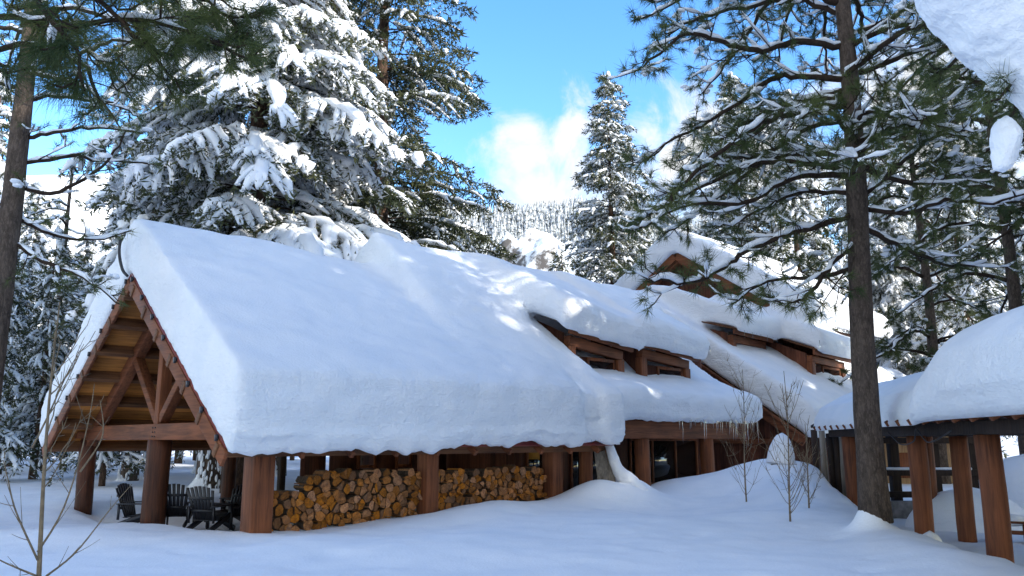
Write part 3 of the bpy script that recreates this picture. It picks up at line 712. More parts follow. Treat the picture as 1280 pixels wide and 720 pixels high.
# front wall (s=2) with openings
cb('wall', M['wall'], [(9.0, 9.35, 2, 2.12, -.3, 3.6), (10.35, 11.3, 2, 2.12, -.3, 3.6), (13.1, 14.3, 2, 2.12, -.3, 3.6), (18.4, 19.2, 2, 2.12, -.3, 3.6),
                       (9.35, 10.35, 2, 2.12, -.3, .25), (9.35, 10.35, 2, 2.12, 1.75, 3.6), (11.3, 13.1, 2, 2.12, 1.85, 3.6), (14.3, 18.4, 2, 2.12, -.3, .2), (14.3, 18.4, 2, 2.12, 1.75, 3.6)])
cb('wall', M['wall_y'], [(9.0, 9.12, 2.125, 9.6, -.3, 3.6)]); cb('wall', M['wall'], [(9.125, 19.2, 9.5, 9.62, -.3, 3.4)]); cb('wall', M['wall_y'], [(19.08, 19.2, 2.125, 9.5, -.3, 5.5)])
def window(a0, a1, z0, z1, s, mull=(), rail=(), par=cab, fw=0.08, o=(9, 2)):
    fr = cb('window', T['z'], [(a0, a0 + fw, s - .06, s + .08, z0, z1), (a1 - fw, a1, s - .06, s + .08, z0, z1), (a0 + fw, a1 - fw, s - .06, s + .08, z0, z0 + fw), (a0 + fw, a1 - fw, s - .06, s + .08, z1 - fw, z1)]
            + [(m - .035, m + .035, s - .05, s + .07, z0 + fw, z1 - fw) for m in mull] + [(a0 + fw, a1 - fw, s - .055, s + .06, r - .03, r + .03) for r in rail], bevel=0.006, par=par, o=o)
    g = MB(); g.box(a0 + fw - .01 - o[0], a1 - fw + .01 - o[0], s + .01 - o[1], s + .025 - o[1], z0 + fw - .01, z1 - fw + .01); g.build('pane', M['glass'], fr)
    return fr
wf = window(9.35, 10.35, .25, 1.75, 2.0, rail=(.62,))
g = MB(); g.box(.44, .95, -.004, .006, 1.15, 1.66); g.build('pane_reflection', M['reflection'], wf)  # orange reflection put on the pane as a coloured panel
window(11.3, 12.0, -.1, 1.85, 2.0)
door = cb('door', T['z'], [(12.0, 12.18, 1.95, 2.06, -.15, 1.82), (12.92, 13.1, 1.95, 2.06, -.15, 1.82), (12.18, 12.92, 1.95, 2.06, 1.62, 1.82), (12.18, 12.92, 1.95, 2.06, -.15, .15)], bevel=0.008)
g = MB(); g.box(12.17 - 9, 12.93 - 9, .0, .02, .14, 1.63); g.build('pane', M['glass'], door)
g = MB(); g.bar((3.98, -.09, .75), (3.98, -.09, .92), .03, .05); g.build('handle', M['iron'], door)
window(14.3, 18.4, .2, 1.75, 2.0, mull=(15.6, 17.0))
# porch
b = MB(); b.box(8.52 - 9, 18.75 - 9, .12 - 2, .40 - 2, 1.74, 2.28); b.build('porch_beam', T['x'], cab, bevel=0.02)
for i in range(12): cb('joist', M['purlin'], [(9.3 + i * .8, 9.42 + i * .8, .41, 1.99, 1.9, 2.1)])
cb('porch_ceiling', M['wall'], [(8.6, 18.8, .41, 1.99, 2.12, 2.18)])
for t, r in ((9.98, .19), (12.62, .235), (16.28, .23)): post_round(t - 9, .26 - 2, r, -.3, 1.74, cab, mat=T['z'])
post_round(14.2 - 9, 1.5 - 2, .12, -.3, 1.9, cab, mat=T['z'])
# roof planes
def roof_plane(par, o, t0, t1, sA, zA, sB, zB, th=0.09, mat=None, name='roof'):
    n = Vector((0, -(zB - zA), (sB - sA))); n = n.normalized(); n = n if n.z > 0 else -n
    b = MB(); V = []
    for t in (t0, t1):
        for s, z in ((sA, zA), (sB, zB)):
            p = Vector((t - o[0], s - o[1], z))
            for q in (-th, 0): V.append(tuple(p + n * q))
    b.add(V, [(0, 2, 3, 1), (4, 5, 7, 6), (0, 1, 5, 4), (2, 6, 7, 3), (0, 4, 6, 2), (1, 3, 7, 5)])
    return b.build(name, mat or M['purlin'], par)
roof_plane(cab, (9, 2), 5.9, 19.2, .02, 2.36, 4.83, 6.52); roof_plane(cab, (9, 2), 5.9, 19.2, 9.9, 2.1, 4.83, 6.52)
b = MB(); b.ngon([(5.95 - 9, .9, 4.2), (5.95 - 9, 4.9, 4.2), (5.95 - 9, 2.83, 6.42)], [(0, 1, 2)]); b.build('gable_wall', M['wall_y'], cab)
b = MB(); b.bar((5.86 - 9, 2.85, 6.40), (5.86 - 9, -.6, 3.4), .3, .1, up=(1, 0, 0)); b.build('barge_board', M['metal'], cab)
# dormers
def dormer(par, o, t0, t1, s, z, dz, sR, zR, win=True, post=.16):
    r = empty('dormer', (0, 0, 0), 0, par)
    def Z(t): return z + dz * (t - t0)
    b = MB(); b.bar((t0 - .25 - o[0], s - .32 - o[1], Z(t0 - .25) - .08), (t1 + .25 - o[0], s - .32 - o[1], Z(t1 + .25) - .08), .1, .26); b.build('fascia', T['x'], r, bevel=.01)
    b = MB(); b.bar((t0 - .2 - o[0], s - .36 - o[1], Z(t0 - .2) + .11), (t1 + .25 - o[0], s - .36 - o[1], Z(t1 + .25) + .11), .16, .07); b.build('trim', T['x'], r)
    b = MB(); b.bar((t0 - o[0], s - o[1], Z(t0) - .35), (t1 - o[0], s - o[1], Z(t1) - .35), .26, .30); b.build('header_beam', T['x'], r, bevel=.015)
    for t in (t0 + .1, t1 - .1): 
        b = MB(); b.box(t - post - o[0], t + post - o[0], s - .13 - o[1], s + .13 - o[1], z - 2.4, Z(t) - .5); b.build('corner_post', T['z'], r, bevel=.015)
    b = MB(); b.box(t0 + .28 - o[0], t1 - .28 - o[0], s + .02 - o[1], s + .07 - o[1], z - 2.4, Z(t1) - .5); b.build('front_wall', M['wall'], r)
    f = MB(); a0, a1 = t0 + (t1 - t0) * .35, t1 - .32
    for q in ((a0, a0 + .08), (a1 - .08, a1)): f.box(q[0] - o[0], q[1] - o[0], s - .05 - o[1], s + .018 - o[1], z - 2.0, Z(t1) - .5)
    f.box(a0 + .08 - o[0], a1 - .08 - o[0], s - .05 - o[1], s + .018 - o[1], Z(t1) - .6, Z(t1) - .5)
    w = f.build('window', T['z'], r)
    g = MB(); g.box(a0 + .06 - o[0], a1 - .06 - o[0], s - .02 - o[1], s - .005 - o[1], z - 2.0, Z(t1) - .58); g.build('pane', M['glass'], w)
    for t in (t0 + .05, t1 - .05):
        b = MB(); b.ngon([(t - o[0], s + .14 - o[1], z - 2.4), (t - o[0], sR - o[1], z - 2.4), (t - o[0], sR - o[1], zR + dz * (t - t0) - .12), (t - o[0], s + .14 - o[1], Z(t) - .1)], [(0, 1, 2, 3)])
        b.build('cheek_wall', M['wall_y'], r)
    b = MB(); n = 2
    V = []
    for t in (t0 - .3, t1 + .3):
        for ss, zz in ((s - .45, Z(t) + .08 - .12), (sR, zR + dz * (t - t0))):
            for q in (-.06, .0): V.append((t - o[0], ss - o[1], zz + q + .06))
    b.add(V, [(0, 2, 3, 1), (4, 5, 7, 6), (0, 1, 5, 4), (2, 6, 7, 3), (0, 4, 6, 2), (1, 3, 7, 5)]); b.build('dormer_roof', M['purlin'], r)
    return r
dormer(cab, (9, 2), 10.5, 13.1, 1.36, 5.00, -.11, 4.8, 6.50)
dormer(cab, (9, 2), 14.15, 16.95, 1.36, 4.90, -.08, 4.8, 6.48)

# ------------------------------------------------------------------ lodge
LO = (21, 0)
lod = empty('timber_lodge', LW(21, 0, 0), PAV['rz'])
tag(lod, 'tall red-brown timber lodge with stepped snowy gables behind the pine branches', 'lodge')
def zl(s): return 1.85 + .69 * (s + .93)
roof_plane(lod, LO, 21.0, 34, -.95, 1.84, 7.0, 7.33); roof_plane(lod, LO, 21.0, 34, 15, 1.9, 7.0, 7.33)
b = MB(); b.bar((-.02, -.95, 1.62), (-.02, 7.0, 7.10), .34, .12, up=(1, 0, 0)); b.build('barge_board', T['y'], lod, bevel=.015)
b = MB(); b.bar((-.12, -1.0, 1.80), (-.12, 7.0, 7.32), .09, .16, up=(1, 0, 0)); b.build('barge_trim', T['y'], lod, bevel=.01)
b = MB(); b.ngon([(.5, -.2, -.4), (.5, 14.4, -.4), (.5, 14.4, 2.0), (.5, 7, 7.1), (.5, -.2, 2.15)], [(0, 1, 2, 3, 4)]); b.build('gable_wall', M['wall_y'], lod)
b = MB(); b.box(.44, .5 - .003, -.25, 6, 1.55, 1.75); b.build('belly_board', T['y'], lod)
b = MB(); b.box(.505, 13, -.2, -.08, -.4, 2.1); b.build('wall', M['wall'], lod)
# tall block
TO = 26.6
def zt(s): return 11.15 - .66 * abs(s - 7.9)
roof_plane(lod, LO, TO, 35.3, 2.0, zt(2.0), 7.9, 11.15); roof_plane(lod, LO, TO, 36, 14.2, zt(14.2), 7.9, 11.15)
roof_plane(lod, LO, 34.02, 42, -.95, 1.84, 3.6, 4.96)
for sg in (-1, 1):
    b = MB(); b.bar((TO - 21 - .02, 7.9 + sg * .05, 10.95), (TO - 21 - .02, 7.9 + sg * 6.3, zt(7.9 + 6.3) - .2), .40, .14, up=(1, 0, 0)); b.build('barge_board', T['y'], lod, bevel=.015)
    b = MB(); b.bar((TO - 21 + .25, 7.9 + sg * .05, 10.75), (TO - 21 + .25, 7.9 + sg * 6.0, zt(7.9 + 6.0) - .35), .26, .3, up=(1, 0, 0)); b.build('rafter', T['y'], lod, bevel=.015)
b = MB(); b.ngon([(TO - 20.2, 2.0, -.4), (TO - 20.2, 13.8, -.4), (TO - 20.2, 13.8, zt(13.8) - .1), (TO - 20.2, 7.9, 11.0), (TO - 20.2, 2.0, zt(2) - .1)], [(0, 1, 2, 3, 4)]); b.build('gable_wall', M['wall_y'], lod)
b = MB(); b.box(TO - 20.19, 14.8, 2.0, 2.12, -.4, 7.0); b.build('wall', M['wall'], lod)
dormer(lod, LO, 22.3, 25.1, 2.6, 6.22, -.03, 6.4, 7.35)
dormer(lod, LO, 25.9, 29.2, .9, 5.50, -.03, 5.2, 7.30)

# ------------------------------------------------------------------ roof snow (slabs fused and rounded by voxel remeshing)
def snow_mass(name, prisms, origin, rz, voxel, iters, label, seed=0, amp=0.05, post=None, cat='snow', blend=None):
    """prisms: (polygon [(s,z)...], t0, t1, dz_per_t) in local axes"""
    bm = bmesh.new()
    for poly, t0, t1, sh in prisms:
        area = sum(poly[i][0] * poly[(i + 1) % len(poly)][1] - poly[(i + 1) % len(poly)][0] * poly[i][1] for i in range(len(poly)))
        if area < 0: poly = poly[::-1]
        A = [bm.verts.new((t0, s, z)) for s, z in poly]; B = [bm.verts.new((t1, s, z + sh * (t1 - t0))) for s, z in poly]
        n = len(poly); bm.faces.new(A[::-1]); bm.faces.new(B)
        for i in range(n): bm.faces.new((A[i], A[(i + 1) % n], B[(i + 1) % n], B[i]))
    bmesh.ops.triangulate(bm, faces=bm.faces[:])
    me = bpy.data.meshes.new(name); bm.to_mesh(me); bm.free()
    o = bpy.data.objects.new(name, me); COL.objects.link(o)
    m = o.modifiers.new('remesh', 'REMESH'); m.mode = 'VOXEL'; m.voxel_size = voxel
    m = o.modifiers.new('smooth', 'SMOOTH'); m.factor = 0.5; m.iterations = iters
    dg = bpy.context.evaluated_depsgraph_get()
    me2 = bpy.data.meshes.new_from_object(o.evaluated_get(dg)); o.modifiers.clear(); o.data = me2; bpy.data.meshes.remove(me)
    me2.name = name
    if blend:      # let wind-drifted joins between two roofs run into one another
        o.vertex_groups.new(name='drift')
        for v in me2.vertices:
            k = blend(*v.co)
            if k > .02: o.vertex_groups[0].add([v.index], k, 'REPLACE')
        m = o.modifiers.new('drift', 'SMOOTH'); m.factor = 0.5; m.iterations = 140; m.vertex_group = 'drift'
        dg = bpy.context.evaluated_depsgraph_get(); me3 = bpy.data.meshes.new_from_object(o.evaluated_get(dg))
        o.modifiers.clear(); o.vertex_groups.clear(); o.data = me3; me2 = me3; me2.name = name
    nv = len(me2.vertices); co = np.empty(nv * 3, np.float32); no = np.empty(nv * 3, np.float32)
    me2.vertices.foreach_get('co', co); me2.vertices.foreach_get('normal', no); co = co.reshape(-1, 3); no = no.reshape(-1, 3)
    for i in range(nv):
        x, y, z = float(co[i, 0]), float(co[i, 1]), float(co[i, 2]); nz = float(no[i, 2])
        if nz > -0.25:
            d = amp * 1.6 * mnoise.noise(Vector((x * .45, y * .45, z * .5 + seed))) + amp * .55 * mnoise.noise(Vector((x * 1.6, y * 1.6, z * 3.0 + seed)))
            steep = 1 - min(1, max(0, nz))
            d += steep * (amp * .35 * mnoise.noise(Vector((x * 1.1, y * 1.1, z * 9 + seed))) + amp * .22 * mnoise.noise(Vector((x * 7, y * 7, z * 7))))
            co[i] += no[i] * d
    if post: post(co)
    me2.vertices.foreach_set('co', co.reshape(-1)); me2.update()
    me2.polygons.foreach_set('use_smooth', np.ones(len(me2.polygons), bool))
    me2.materials.clear(); me2.materials.append(M['snow_roof'])
    o.location = origin; o.rotation_euler = (0, 0, rz)
    tag(o, label, cat); return o

def pavpoly(lip=-.95, th=1.22, drop=0.0, zl_=1.40):
    return [(4.83, 5.56), (-.55, 1.60), (-.66, zl_), (lip + .12, zl_ + .02), (lip - .07, zl_ + .40), (lip + .06, zl_ + .52), (lip - .05, zl_ + .75), (lip - .04, 2.5), (lip, 2.92), (lip + .2, 3.16), (lip + .55, 3.40 + drop), (4.1, 6.50), (4.83, 6.88), (5.5, 6.5),
            (10.25, 3.0), (10.55, 2.6), (10.6, 1.7), (10.4, 1.45), (10.2, 1.55)]
cabpoly = [(4.83, 6.54), (.05, 2.39), (-.12, 2.22), (-.40, 2.36), (-.46, 2.9), (-.3, 3.3), (.1, 3.66), (4.0, 7.3), (4.83, 7.78), (5.6, 7.35), (10.2, 3.1), (10.4, 2.4), (10.1, 1.9)]
cabthin = [(4.83, 6.54), (.05, 2.39), (-.12, 2.22), (-.40, 2.36), (-.46, 2.9), (-.32, 3.2), (0, 3.34), (1.4, 3.88), (2.4, 4.7), (4.0, 7.3), (4.83, 7.78), (5.6, 7.35), (10.2, 3.1), (10.4, 2.4), (10.1, 1.9)]
def dpoly(s, z, zR, th=1.0, sR=4.83):
    return [(sR, zR), (s - .40, z + .03), (s - .46, z - .20), (s - .72, z - .12), (s - .80, z + .45), (s - .62, z + .82), (s - .2, z + th), (sR - .7, zR + 1.12), (sR, zR + 1.22), (sR + .5, zR + .9)]
def wavy(co):
    # ragged lower edge along the front eave
    for i in range(len(co)):
        t, s, z = co[i]
        if s < -.35 and z < 2.6 and t < 10.5:
            k = (2.6 - z) / 1.2
            co[i, 2] += k * (.20 * mnoise.noise(Vector((t * .75, 2.2, 0))) + .11 * mnoise.noise(Vector((t * 2.6, 7.2, 0))) + .06 * mnoise.noise(Vector((t * 6.1, 1.2, 0))) + .18 * math.exp(-((t - 5.0) / .55) ** 2) + .16 * sstep(5.9, 6.6, t) * (1 - sstep(7.9, 8.2, t)) - .08 * math.exp(-((t - 2.0) / .5) ** 2))
        elif s < .3 and z < 3.1 and t >= 10.5 and t < 20:
            k = (3.1 - z)
            co[i, 2] += k * (.10 * mnoise.noise(Vector((t * 1.1, 4.2, 0))) + .06 * mnoise.noise(Vector((t * 3.6, 1.2, 0))))
snow_mass('roof_snow', [(pavpoly(), -1.02, 8.6, 0), (pavpoly(lip=-.82, zl_=1.66), 8.4, 9.55, 0), (pavpoly(lip=-.98, zl_=1.5), 9.45, 10.25, 0),
                        (cabpoly, 5.75, 9.4, 0), (cabthin, 9.2, 18.95, 0), (dpoly(1.36, 5.10, 6.54), 9.5, 13.55, -.10), (dpoly(1.36, 4.93, 6.52), 13.4, 17.35, -.07), (dpoly(1.36, 4.93, 6.52, th=.75), 13.2, 14.0, -.07),
                        ([(4.83, 6.3), (-.2, 2.3), (-.3, 3.4), (1.2, 4.75), (4.83, 7.7)], 8.6, 11.0, -.32)],
          PAV['loc'], PAV['rz'], 0.10, 9, 'deep rounded snow blanket burying the pavilion roof and the cabin roof with its dormers', 1, 0.07, wavy, 'roof snow', lambda t, s, z: sstep(5.3, 6.6, t) * (1 - sstep(9.3, 10.0, t)) * sstep(.3, 1.0, s) * (1 - sstep(3.4, 4.5, s)) if z > 4.3 - .62 * (s - 1.2) * -1 - 1.2 else 0)
wing = [(7.0, 7.37), (-.92, 1.90), (-1.0, 1.72), (-1.3, 1.80), (-1.42, 2.3), (-1.3, 2.9), (-.8, 3.4), (1.5, 4.95), (6.2, 8.1), (7.0, 8.4), (7.8, 8.0), (15, 3.1), (15.2, 2)]
tall = [(7.9, 11.2), (1.6, 7.05), (1.35, 6.9), (1.1, 7.2), (1.1, 7.8), (1.5, 8.3), (7.1, 12.1), (7.9, 12.5), (8.7, 12.1), (14.2, 8.3), (14.6, 7.6), (14.2, 7.05)]
snow_mass('roof_snow', [([(s, z) for s, z in wing], -.1, 12.8, 0), (tall, TO - 21.35, 15.7, 0), (dpoly(2.6, 6.25, 7.4, sR=6.4), 1.0, 4.4, -.03), (dpoly(.9, 5.53, 7.35, sR=5.2), 4.55, 8.5, -.03),
                        ([(7.0, 7.3), (-.9, 1.85), (-1.0, 2.9), (2.0, 5.6), (7.0, 8.2)], 6.0, 12.5, 0), ([(3.7, 5.0), (-.92, 1.90), (-1.0, 1.72), (-1.3, 1.80), (-1.42, 2.3), (-1.3, 2.8), (-.8, 3.2), (3.0, 5.8), (4.0, 5.9)], 12.5, 21, 0)],
          LW(21, 0, 0), PAV['rz'], 0.13, 11, 'heaped snow on the tall lodge roof and its dormers behind the pine', 5, 0.06, None, 'roof snow')

# ------------------------------------------------------------------ covered walkway on the right
WA = Vector((7.30, 12.5, 0)); WD = Vector((8.72, 21.0, 0)) - WA; wang = math.atan2(WD.y, WD.x)
wk = empty('covered_walkway', WA, wang)
tag(wk, 'covered walkway on thick red-brown log posts with a rounded snow roof', 'walkway')
# local x along the walkway (away from camera), local y to the left (so -y is to the right)
for x, y, r in ((0.0, 0, .165), (4.15, -.24, .17), (8.6, 0, .19), (-3.6, 0, .24), (5.63, -1.54, .17), (-.1, -1.7, .19), (8.5, -1.7, .22)):
    post_round(x, y, r + .012, -.6, 1.78, wk, mat=T['z'])
for y in (0, -1.7):
    b = MB(); b.box(-5.5, 10.5, y - .13, y + .13, 1.782, 2.0); b.build('beam', M['dark'], wk, bevel=.02)
WR = -.85
for sg in (1, -1):
    V = []; b = MB()
    for x in (-6.2, 11.0):
        for a, z in ((0, 2.85), (1.35, 2.04)):
            for q in (0, .07): V.append((x, WR + sg * a, z + q))
    b.add(V, [(0, 2, 3, 1), (4, 5, 7, 6), (0, 1, 5, 4), (2, 6, 7, 3), (0, 4, 6, 2), (1, 3, 7, 5)]); b.build('roof', M['dark'], wk)
for i in range(24):
    x = -5.8 + i * .7
    for sg in (1, -1):
        b = MB(); b.bar((x, WR, 2.78), (x, WR + sg * 1.40, 2.00), .08, .11); b.build('rafter', T['y'], wk, bevel=.008)
wpoly = [(WR, 2.93), (.48, 2.10), (.56, 2.0), (.76, 2.06), (.90, 2.45), (.80, 2.95), (.45, 3.28), (-.2, 3.60), (WR, 3.74), (WR - .7, 3.55), (-2.2, 3.3), (-2.5, 2.8), (-2.5, 2.2), (-2.2, 2.08)]
def wwave(co):
    for i in range(len(co)):
        x, y, z = co[i]
        if y > .3 and z < 2.7: co[i, 2] += (2.7 - z) * (.10 * mnoise.noise(Vector((x * 1.4, 8, 0))) + .05 * mnoise.noise(Vector((x * 4, 3, 0))))
        e = x - (.9 - y) * 1.2; k = sstep(-.9, 1.7, e)
        if y > .3: co[i, 1] -= .36 * sstep(.6, 2.0, x) * (y - .3) / .6
        zr_ = 2.02 + .60 * max(-.3, 1.35 - abs(y - WR))
        if z > zr_: co[i, 2] = zr_ + (z - zr_) * (1 - .62 * k)

snow_mass('roof_snow', [(wpoly, -6.3, 10.6, 0)], WA, wang, 0.08, 10, 'smooth hump of snow on the covered walkway roof at the right', 9, 0.05, wwave, 'roof snow')
b = MB(); b.tube(smooth_path([Vector((4.1, .3, 1.86)), Vector((3.2, .34, 1.62)), Vector((2.4, .34, 1.68)), Vector((2.2, .34, 1.9)), Vector((1.6, .34, 1.66)), Vector((.5, .33, 1.85))], 40), .012, 5)
o = b.build('cable', M['iron']); o.parent = wk

# ------------------------------------------------------------------ near pines
rng = np.random.default_rng(77)
bx, by = W(1097, 640, 15.3).x, 15.3
PB = (bx, by, G(bx, by) - 0.02)
def limb_px(pts, Y0, dY):
    n = len(pts); return [W(px, py, Y0 + dY * (i / (n - 1)) ** 1.2) for i, (px, py) in enumerate(pts)]
limbs = [
    limb_px([(1071, 268), (1022, 282), (967, 298), (917, 325), (870, 352), (811, 350)], by, -2.2),
    limb_px([(1069, 222), (999, 220), (936, 251), (858, 258), (800, 286)], by, -1.0),
    limb_px([(1065, 100), (1010, 96), (967, 98), (926, 125), (884, 154), (842, 175), (797, 208)], by, 0.8),
    limb_px([(1060, 60), (1000, 50), (947, 62), (905, 54), (863, 42), (820, 70), (792, 92)], by, -1.5),
    limb_px([(1058, 20), (1000, 0), (930, 8), (870, 25), (835, 45)], by, 1.5),
    limb_px([(1080, 244), (1142, 190), (1176, 167), (1225, 175)], by, -1.4),
    limb_px([(1085, 262), (1134, 267), (1176, 250), (1238, 254), (1290, 238)], by, -2.0),
    limb_px([(1075, 90), (1147, 62), (1197, 37), (1250, 30)], by, 1.0),
    limb_px([(1070, 150), (1010, 160), (960, 190), (900, 205), (860, 230)], by, 2.0),
    limb_px([(1076, 300), (1040, 330), (1010, 370), (985, 380)], by, -1.6),
    limb_px([(1078, 180), (1130, 150), (1190, 140), (1240, 110)], by, 1.6),
    limb_px([(1080, 285), (1130, 310), (1180, 330), (1235, 330)], by, 1.6),
    limb_px([(1074, 330), (1030, 345), (960, 352), (915, 380)], by, 1.2),
    limb_px([(1066, 130), (1020, 135), (960, 150), (900, 190), (850, 235), (835, 260)], by, -2.4),
    limb_px([(1050, 5), (980, -20), (900, -30), (830, 0)], by, -1.5),
    limb_px([(1080, 210), (1150, 230), (1210, 210), (1280, 190)], by, 0.4),
    limb_px([(1072, 40), (1120, 20), (1170, -10), (1230, -20)], by, -1.5),
]
for i in range(20):
    z = rng.uniform(6.0, 12.5); az = rng.uniform(0, 6.28)
    limbs.append(rand_limb(PB, z, az, rng.uniform(2.2, 4.6), rng))
for i in range(16):
    limbs.append(rand_limb(PB, rng.uniform(12, 18), rng.uniform(0, 6.28), rng.uniform(1.5, 3.4), rng, rise=.4))
t = make_pine('pine_tree', PB, 18, 0.25, limbs, rng, nl=30, L=0.24, w=0.0105, sub_step=0.27, snow=0.78, tuft_snow=0.07, snow_w=0.058, limb_r=0.055, lean=(.2, 0))
tag(t, 'tall pine in front of the lodge with long snow-lined limbs and a bare furrowed trunk', 'tree')
# pine at the left edge
lb = (W(-28, 600, 16.2).x, 16.2, 0.0)
limbs = []
for (y0, pts) in enumerate([
    [(22, 172), (60, 168), (110, 160), (170, 165)], [(18, 232), (70, 240), (130, 205), (160, 160)], [(15, 270), (60, 292), (110, 300), (165, 290)],
    [(10, 300), (60, 330), (100, 345), (150, 380)], [(20, 205), (90, 195), (120, 200), (190, 205)],
    [(25, 130), (70, 120), (140, 130), (180, 150)], [(28, 60), (90, 70), (150, 50), (210, 70)], [(24, 110), (-20, 100), (-60, 110), (-110, 130)], [(14, 250), (-20, 260), (-60, 250), (-90, 260)],
    [(30, 20), (90, 10), (170, 30), (240, 25)], [(26, 90), (80, 100), (120, 120), (150, 160)]]):
    limbs.append(limb_px(pts, 16.2, rng.uniform(-1.5, 1.5)))
for i in range(12): limbs.append(rand_limb(lb, rng.uniform(10, 17), rng.uniform(0, 6.28), rng.uniform(1.8, 3.6), rng))
t = make_pine('pine_tree', lb, 19, 0.27, limbs, rng, nl=22, L=0.2, w=0.010, sub_step=0.5, snow=0.72, tuft_snow=0.1, snow_w=0.05, sub_len=.8, limb_r=.05)
tag(t, 'pine with a rough brown trunk and thin snowy lower limbs at the left edge', 'tree')

# close pine whose long-needled boughs hang into the top left corner (trunk stands out of view)
cb_ = (-6.9, 5.6, 0.0)
limbs = []
for pts, Y, dY in [([(-160, 40), (0, 20), (90, 30), (170, 25), (240, 40), (310, 75)], 6.2, .6), ([(-120, -20), (40, -30), (120, 0), (180, 60), (215, 100)], 5.8, 1.0),
                   ([(-140, 90), (20, 60), (70, 60), (110, 90), (130, 130)], 6.3, .5), ([(-100, -60), (100, -60), (200, -20), (270, 10), (300, 45)], 6.6, .4),
                   ([(-80, -10), (30, -5), (60, 20), (90, 60), (105, 110)], 5.6, .3), ([(-160, 120), (-40, 90), (-10, 85), (15, 80)], 6.0, .2)]:
    limbs.append(limb_px(pts, Y, dY))
for i in range(6): limbs.append(rand_limb(cb_, rng.uniform(7, 13), rng.uniform(0, 6.28), rng.uniform(1.5, 3), rng))
t = make_pine('pine_tree', cb_, 15, 0.2, limbs, rng, nl=44, L=0.29, w=0.0055, sub_step=0.17, snow=0.12, tuft_snow=0.03, snow_w=.035, sub_len=.5, limb_r=.022, bare=.3, twigs=(2, 4))
tag(t, 'close pine boughs with long drooping dark needles filling the top left corner', 'tree')

# close tree at the right whose limb carries the great snow lump in the top right corner
rb = (5.6, 4.2, 0.0)
limbs = [limb_px([(1420, -40), (1340, -20), (1290, 60), (1275, 120), (1262, 150)], 4.9, .2), limb_px([(1380, 60), (1300, 110), (1215, 75), (1165, 95)], 5.4, .3)]
for i in range(5): limbs.append(rand_limb(rb, rng.uniform(7, 12), rng.uniform(0, 6.28), rng.uniform(1.5, 3), rng))
t = make_pine('pine_tree', rb, 14, 0.22, limbs, rng, nl=50, L=0.2, w=0.004, sub_step=0.25, snow=0.5, tuft_snow=.0, snow_w=.025, sub_len=.35, limb_r=.03)
tag(t, 'pine bough bowed under a huge smooth lump of snow in the top right corner', 'tree')
def lump(name, spine, rad, label):
    b = MB(); P = smooth_path(spine, 26); q = np.linspace(0, 1, 26)
    r = np.interp(q, np.linspace(0, 1, len(rad)), rad)
    b.tube(P, r, 20, flat=.85, rough=.04, rng=rng)
    o = b.build(name, M['snow_tree'], t, smooth=True)
    m = o.modifiers.new('remesh', 'REMESH'); m.mode = 'VOXEL'; m.voxel_size = .028
    m = o.modifiers.new('smooth', 'SMOOTH'); m.factor = .5; m.iterations = 7
    tx = bpy.data.textures.new(name, 'CLOUDS'); tx.noise_scale = .22
    d = o.modifiers.new('lumps', 'DISPLACE'); d.texture = tx; d.strength = .10; d.texture_coords = 'LOCAL'
    o['label'] = label; return o
lump('snow_lump', [Vector(q) - Vector(rb) for q in (W(1150, -75, 4.9), W(1215, -30, 4.9), W(1270, 20, 4.9), W(1312, 90, 4.9), W(1325, 165, 5.0))], [.26, .42, .46, .32, .10], 'huge smooth snow lump')
lump('snow_lump', [Vector(q) - Vector(rb) for q in (W(1252, 146, 5.0), W(1259, 172, 5.0), W(1257, 195, 5.0), W(1250, 214, 5.0))], [.05, .105, .10, .04], 'small hanging snow clump')

# green pines behind the walkway
def bg_pine(px, Y, H, seed, label, n=36, zlo=3.5, r=.26):
    rg = np.random.default_rng(seed); b0 = (px_at(px, Y), Y, 0.0)
    L = [rand_limb(b0, rg.uniform(zlo, H * .95), rg.uniform(0, 6.28), rg.uniform(2.2, 4.6) * 1.0, rg, rise=.15, sag=.35) for _ in range(n)]
    t = make_pine('pine_tree', b0, H, r, L, rg, nl=34, L=.27, w=.017, sub_step=.38, snow=.6, tuft_snow=.10, snow_w=.055, needle='needle_far', sub_len=1.1)
    tag(t, label, 'tree')
bg_pine(1262, 25.5, 17, 5, 'green pine with a dark trunk standing just behind the walkway roof')
bg_pine(1160, 33, 16, 6, 'yellow-green pine between the tall front pine and the walkway', n=36)
bg_pine(1375, 24, 17, 8, 'pine reaching in over the right edge above the walkway', n=30)

# thick old trunks on the flat behind the pavilion
def wood_trunk(px, Y, r, label, plaster=.5):
    rg = np.random.default_rng(int(px)); b0 = (px_at(px, Y), Y, G(px_at(px, Y), Y) - .05)
    L = [rand_limb(b0, rg.uniform(6, 15), rg.uniform(0, 6.28), rg.uniform(1.5, 3.5), rg) for _ in range(14)]
    t = make_pine('pine_tree', b0, 17, r, L, rg, nl=14, L=.3, w=.03, sub_step=.6, snow=.8, tuft_snow=.4, snow_w=.09)
    b = MB()
    for k in range(int(260 * plaster)):
        a = rg.uniform(3.4, 6.4); z = rg.uniform(0, 5); rr_ = r * (1 + .35 * math.exp(-z / .35)) - .01
        blobs(b, [np.array([math.cos(a) * rr_, math.sin(a) * rr_, z])], [rg.uniform(.015, .055)], rg, (1, .8, 3.0))
    zz = np.linspace(-.2, 1.0 * plaster + .2, 12); q = np.linspace(0, 1, 12); b.tube(np.stack([-r * .5 + .3 * r * q, -r * .35 + 0 * zz, zz], 1), (r * 1.7) * (1 - q) ** 1.9 + .02, 14, rough=.12, rng=rg)
    b.build('trunk_snow', M['snow_tree'], t, smooth=True); tag(t, label, 'tree')
wood_trunk(178, 34, .33, 'thick snow-flecked trunk seen under the pavilion, left of its centre post', .4)
wood_trunk(277, 30, .42, 'thick snow-plastered trunk seen under the pavilion beside the right post', 1.0)
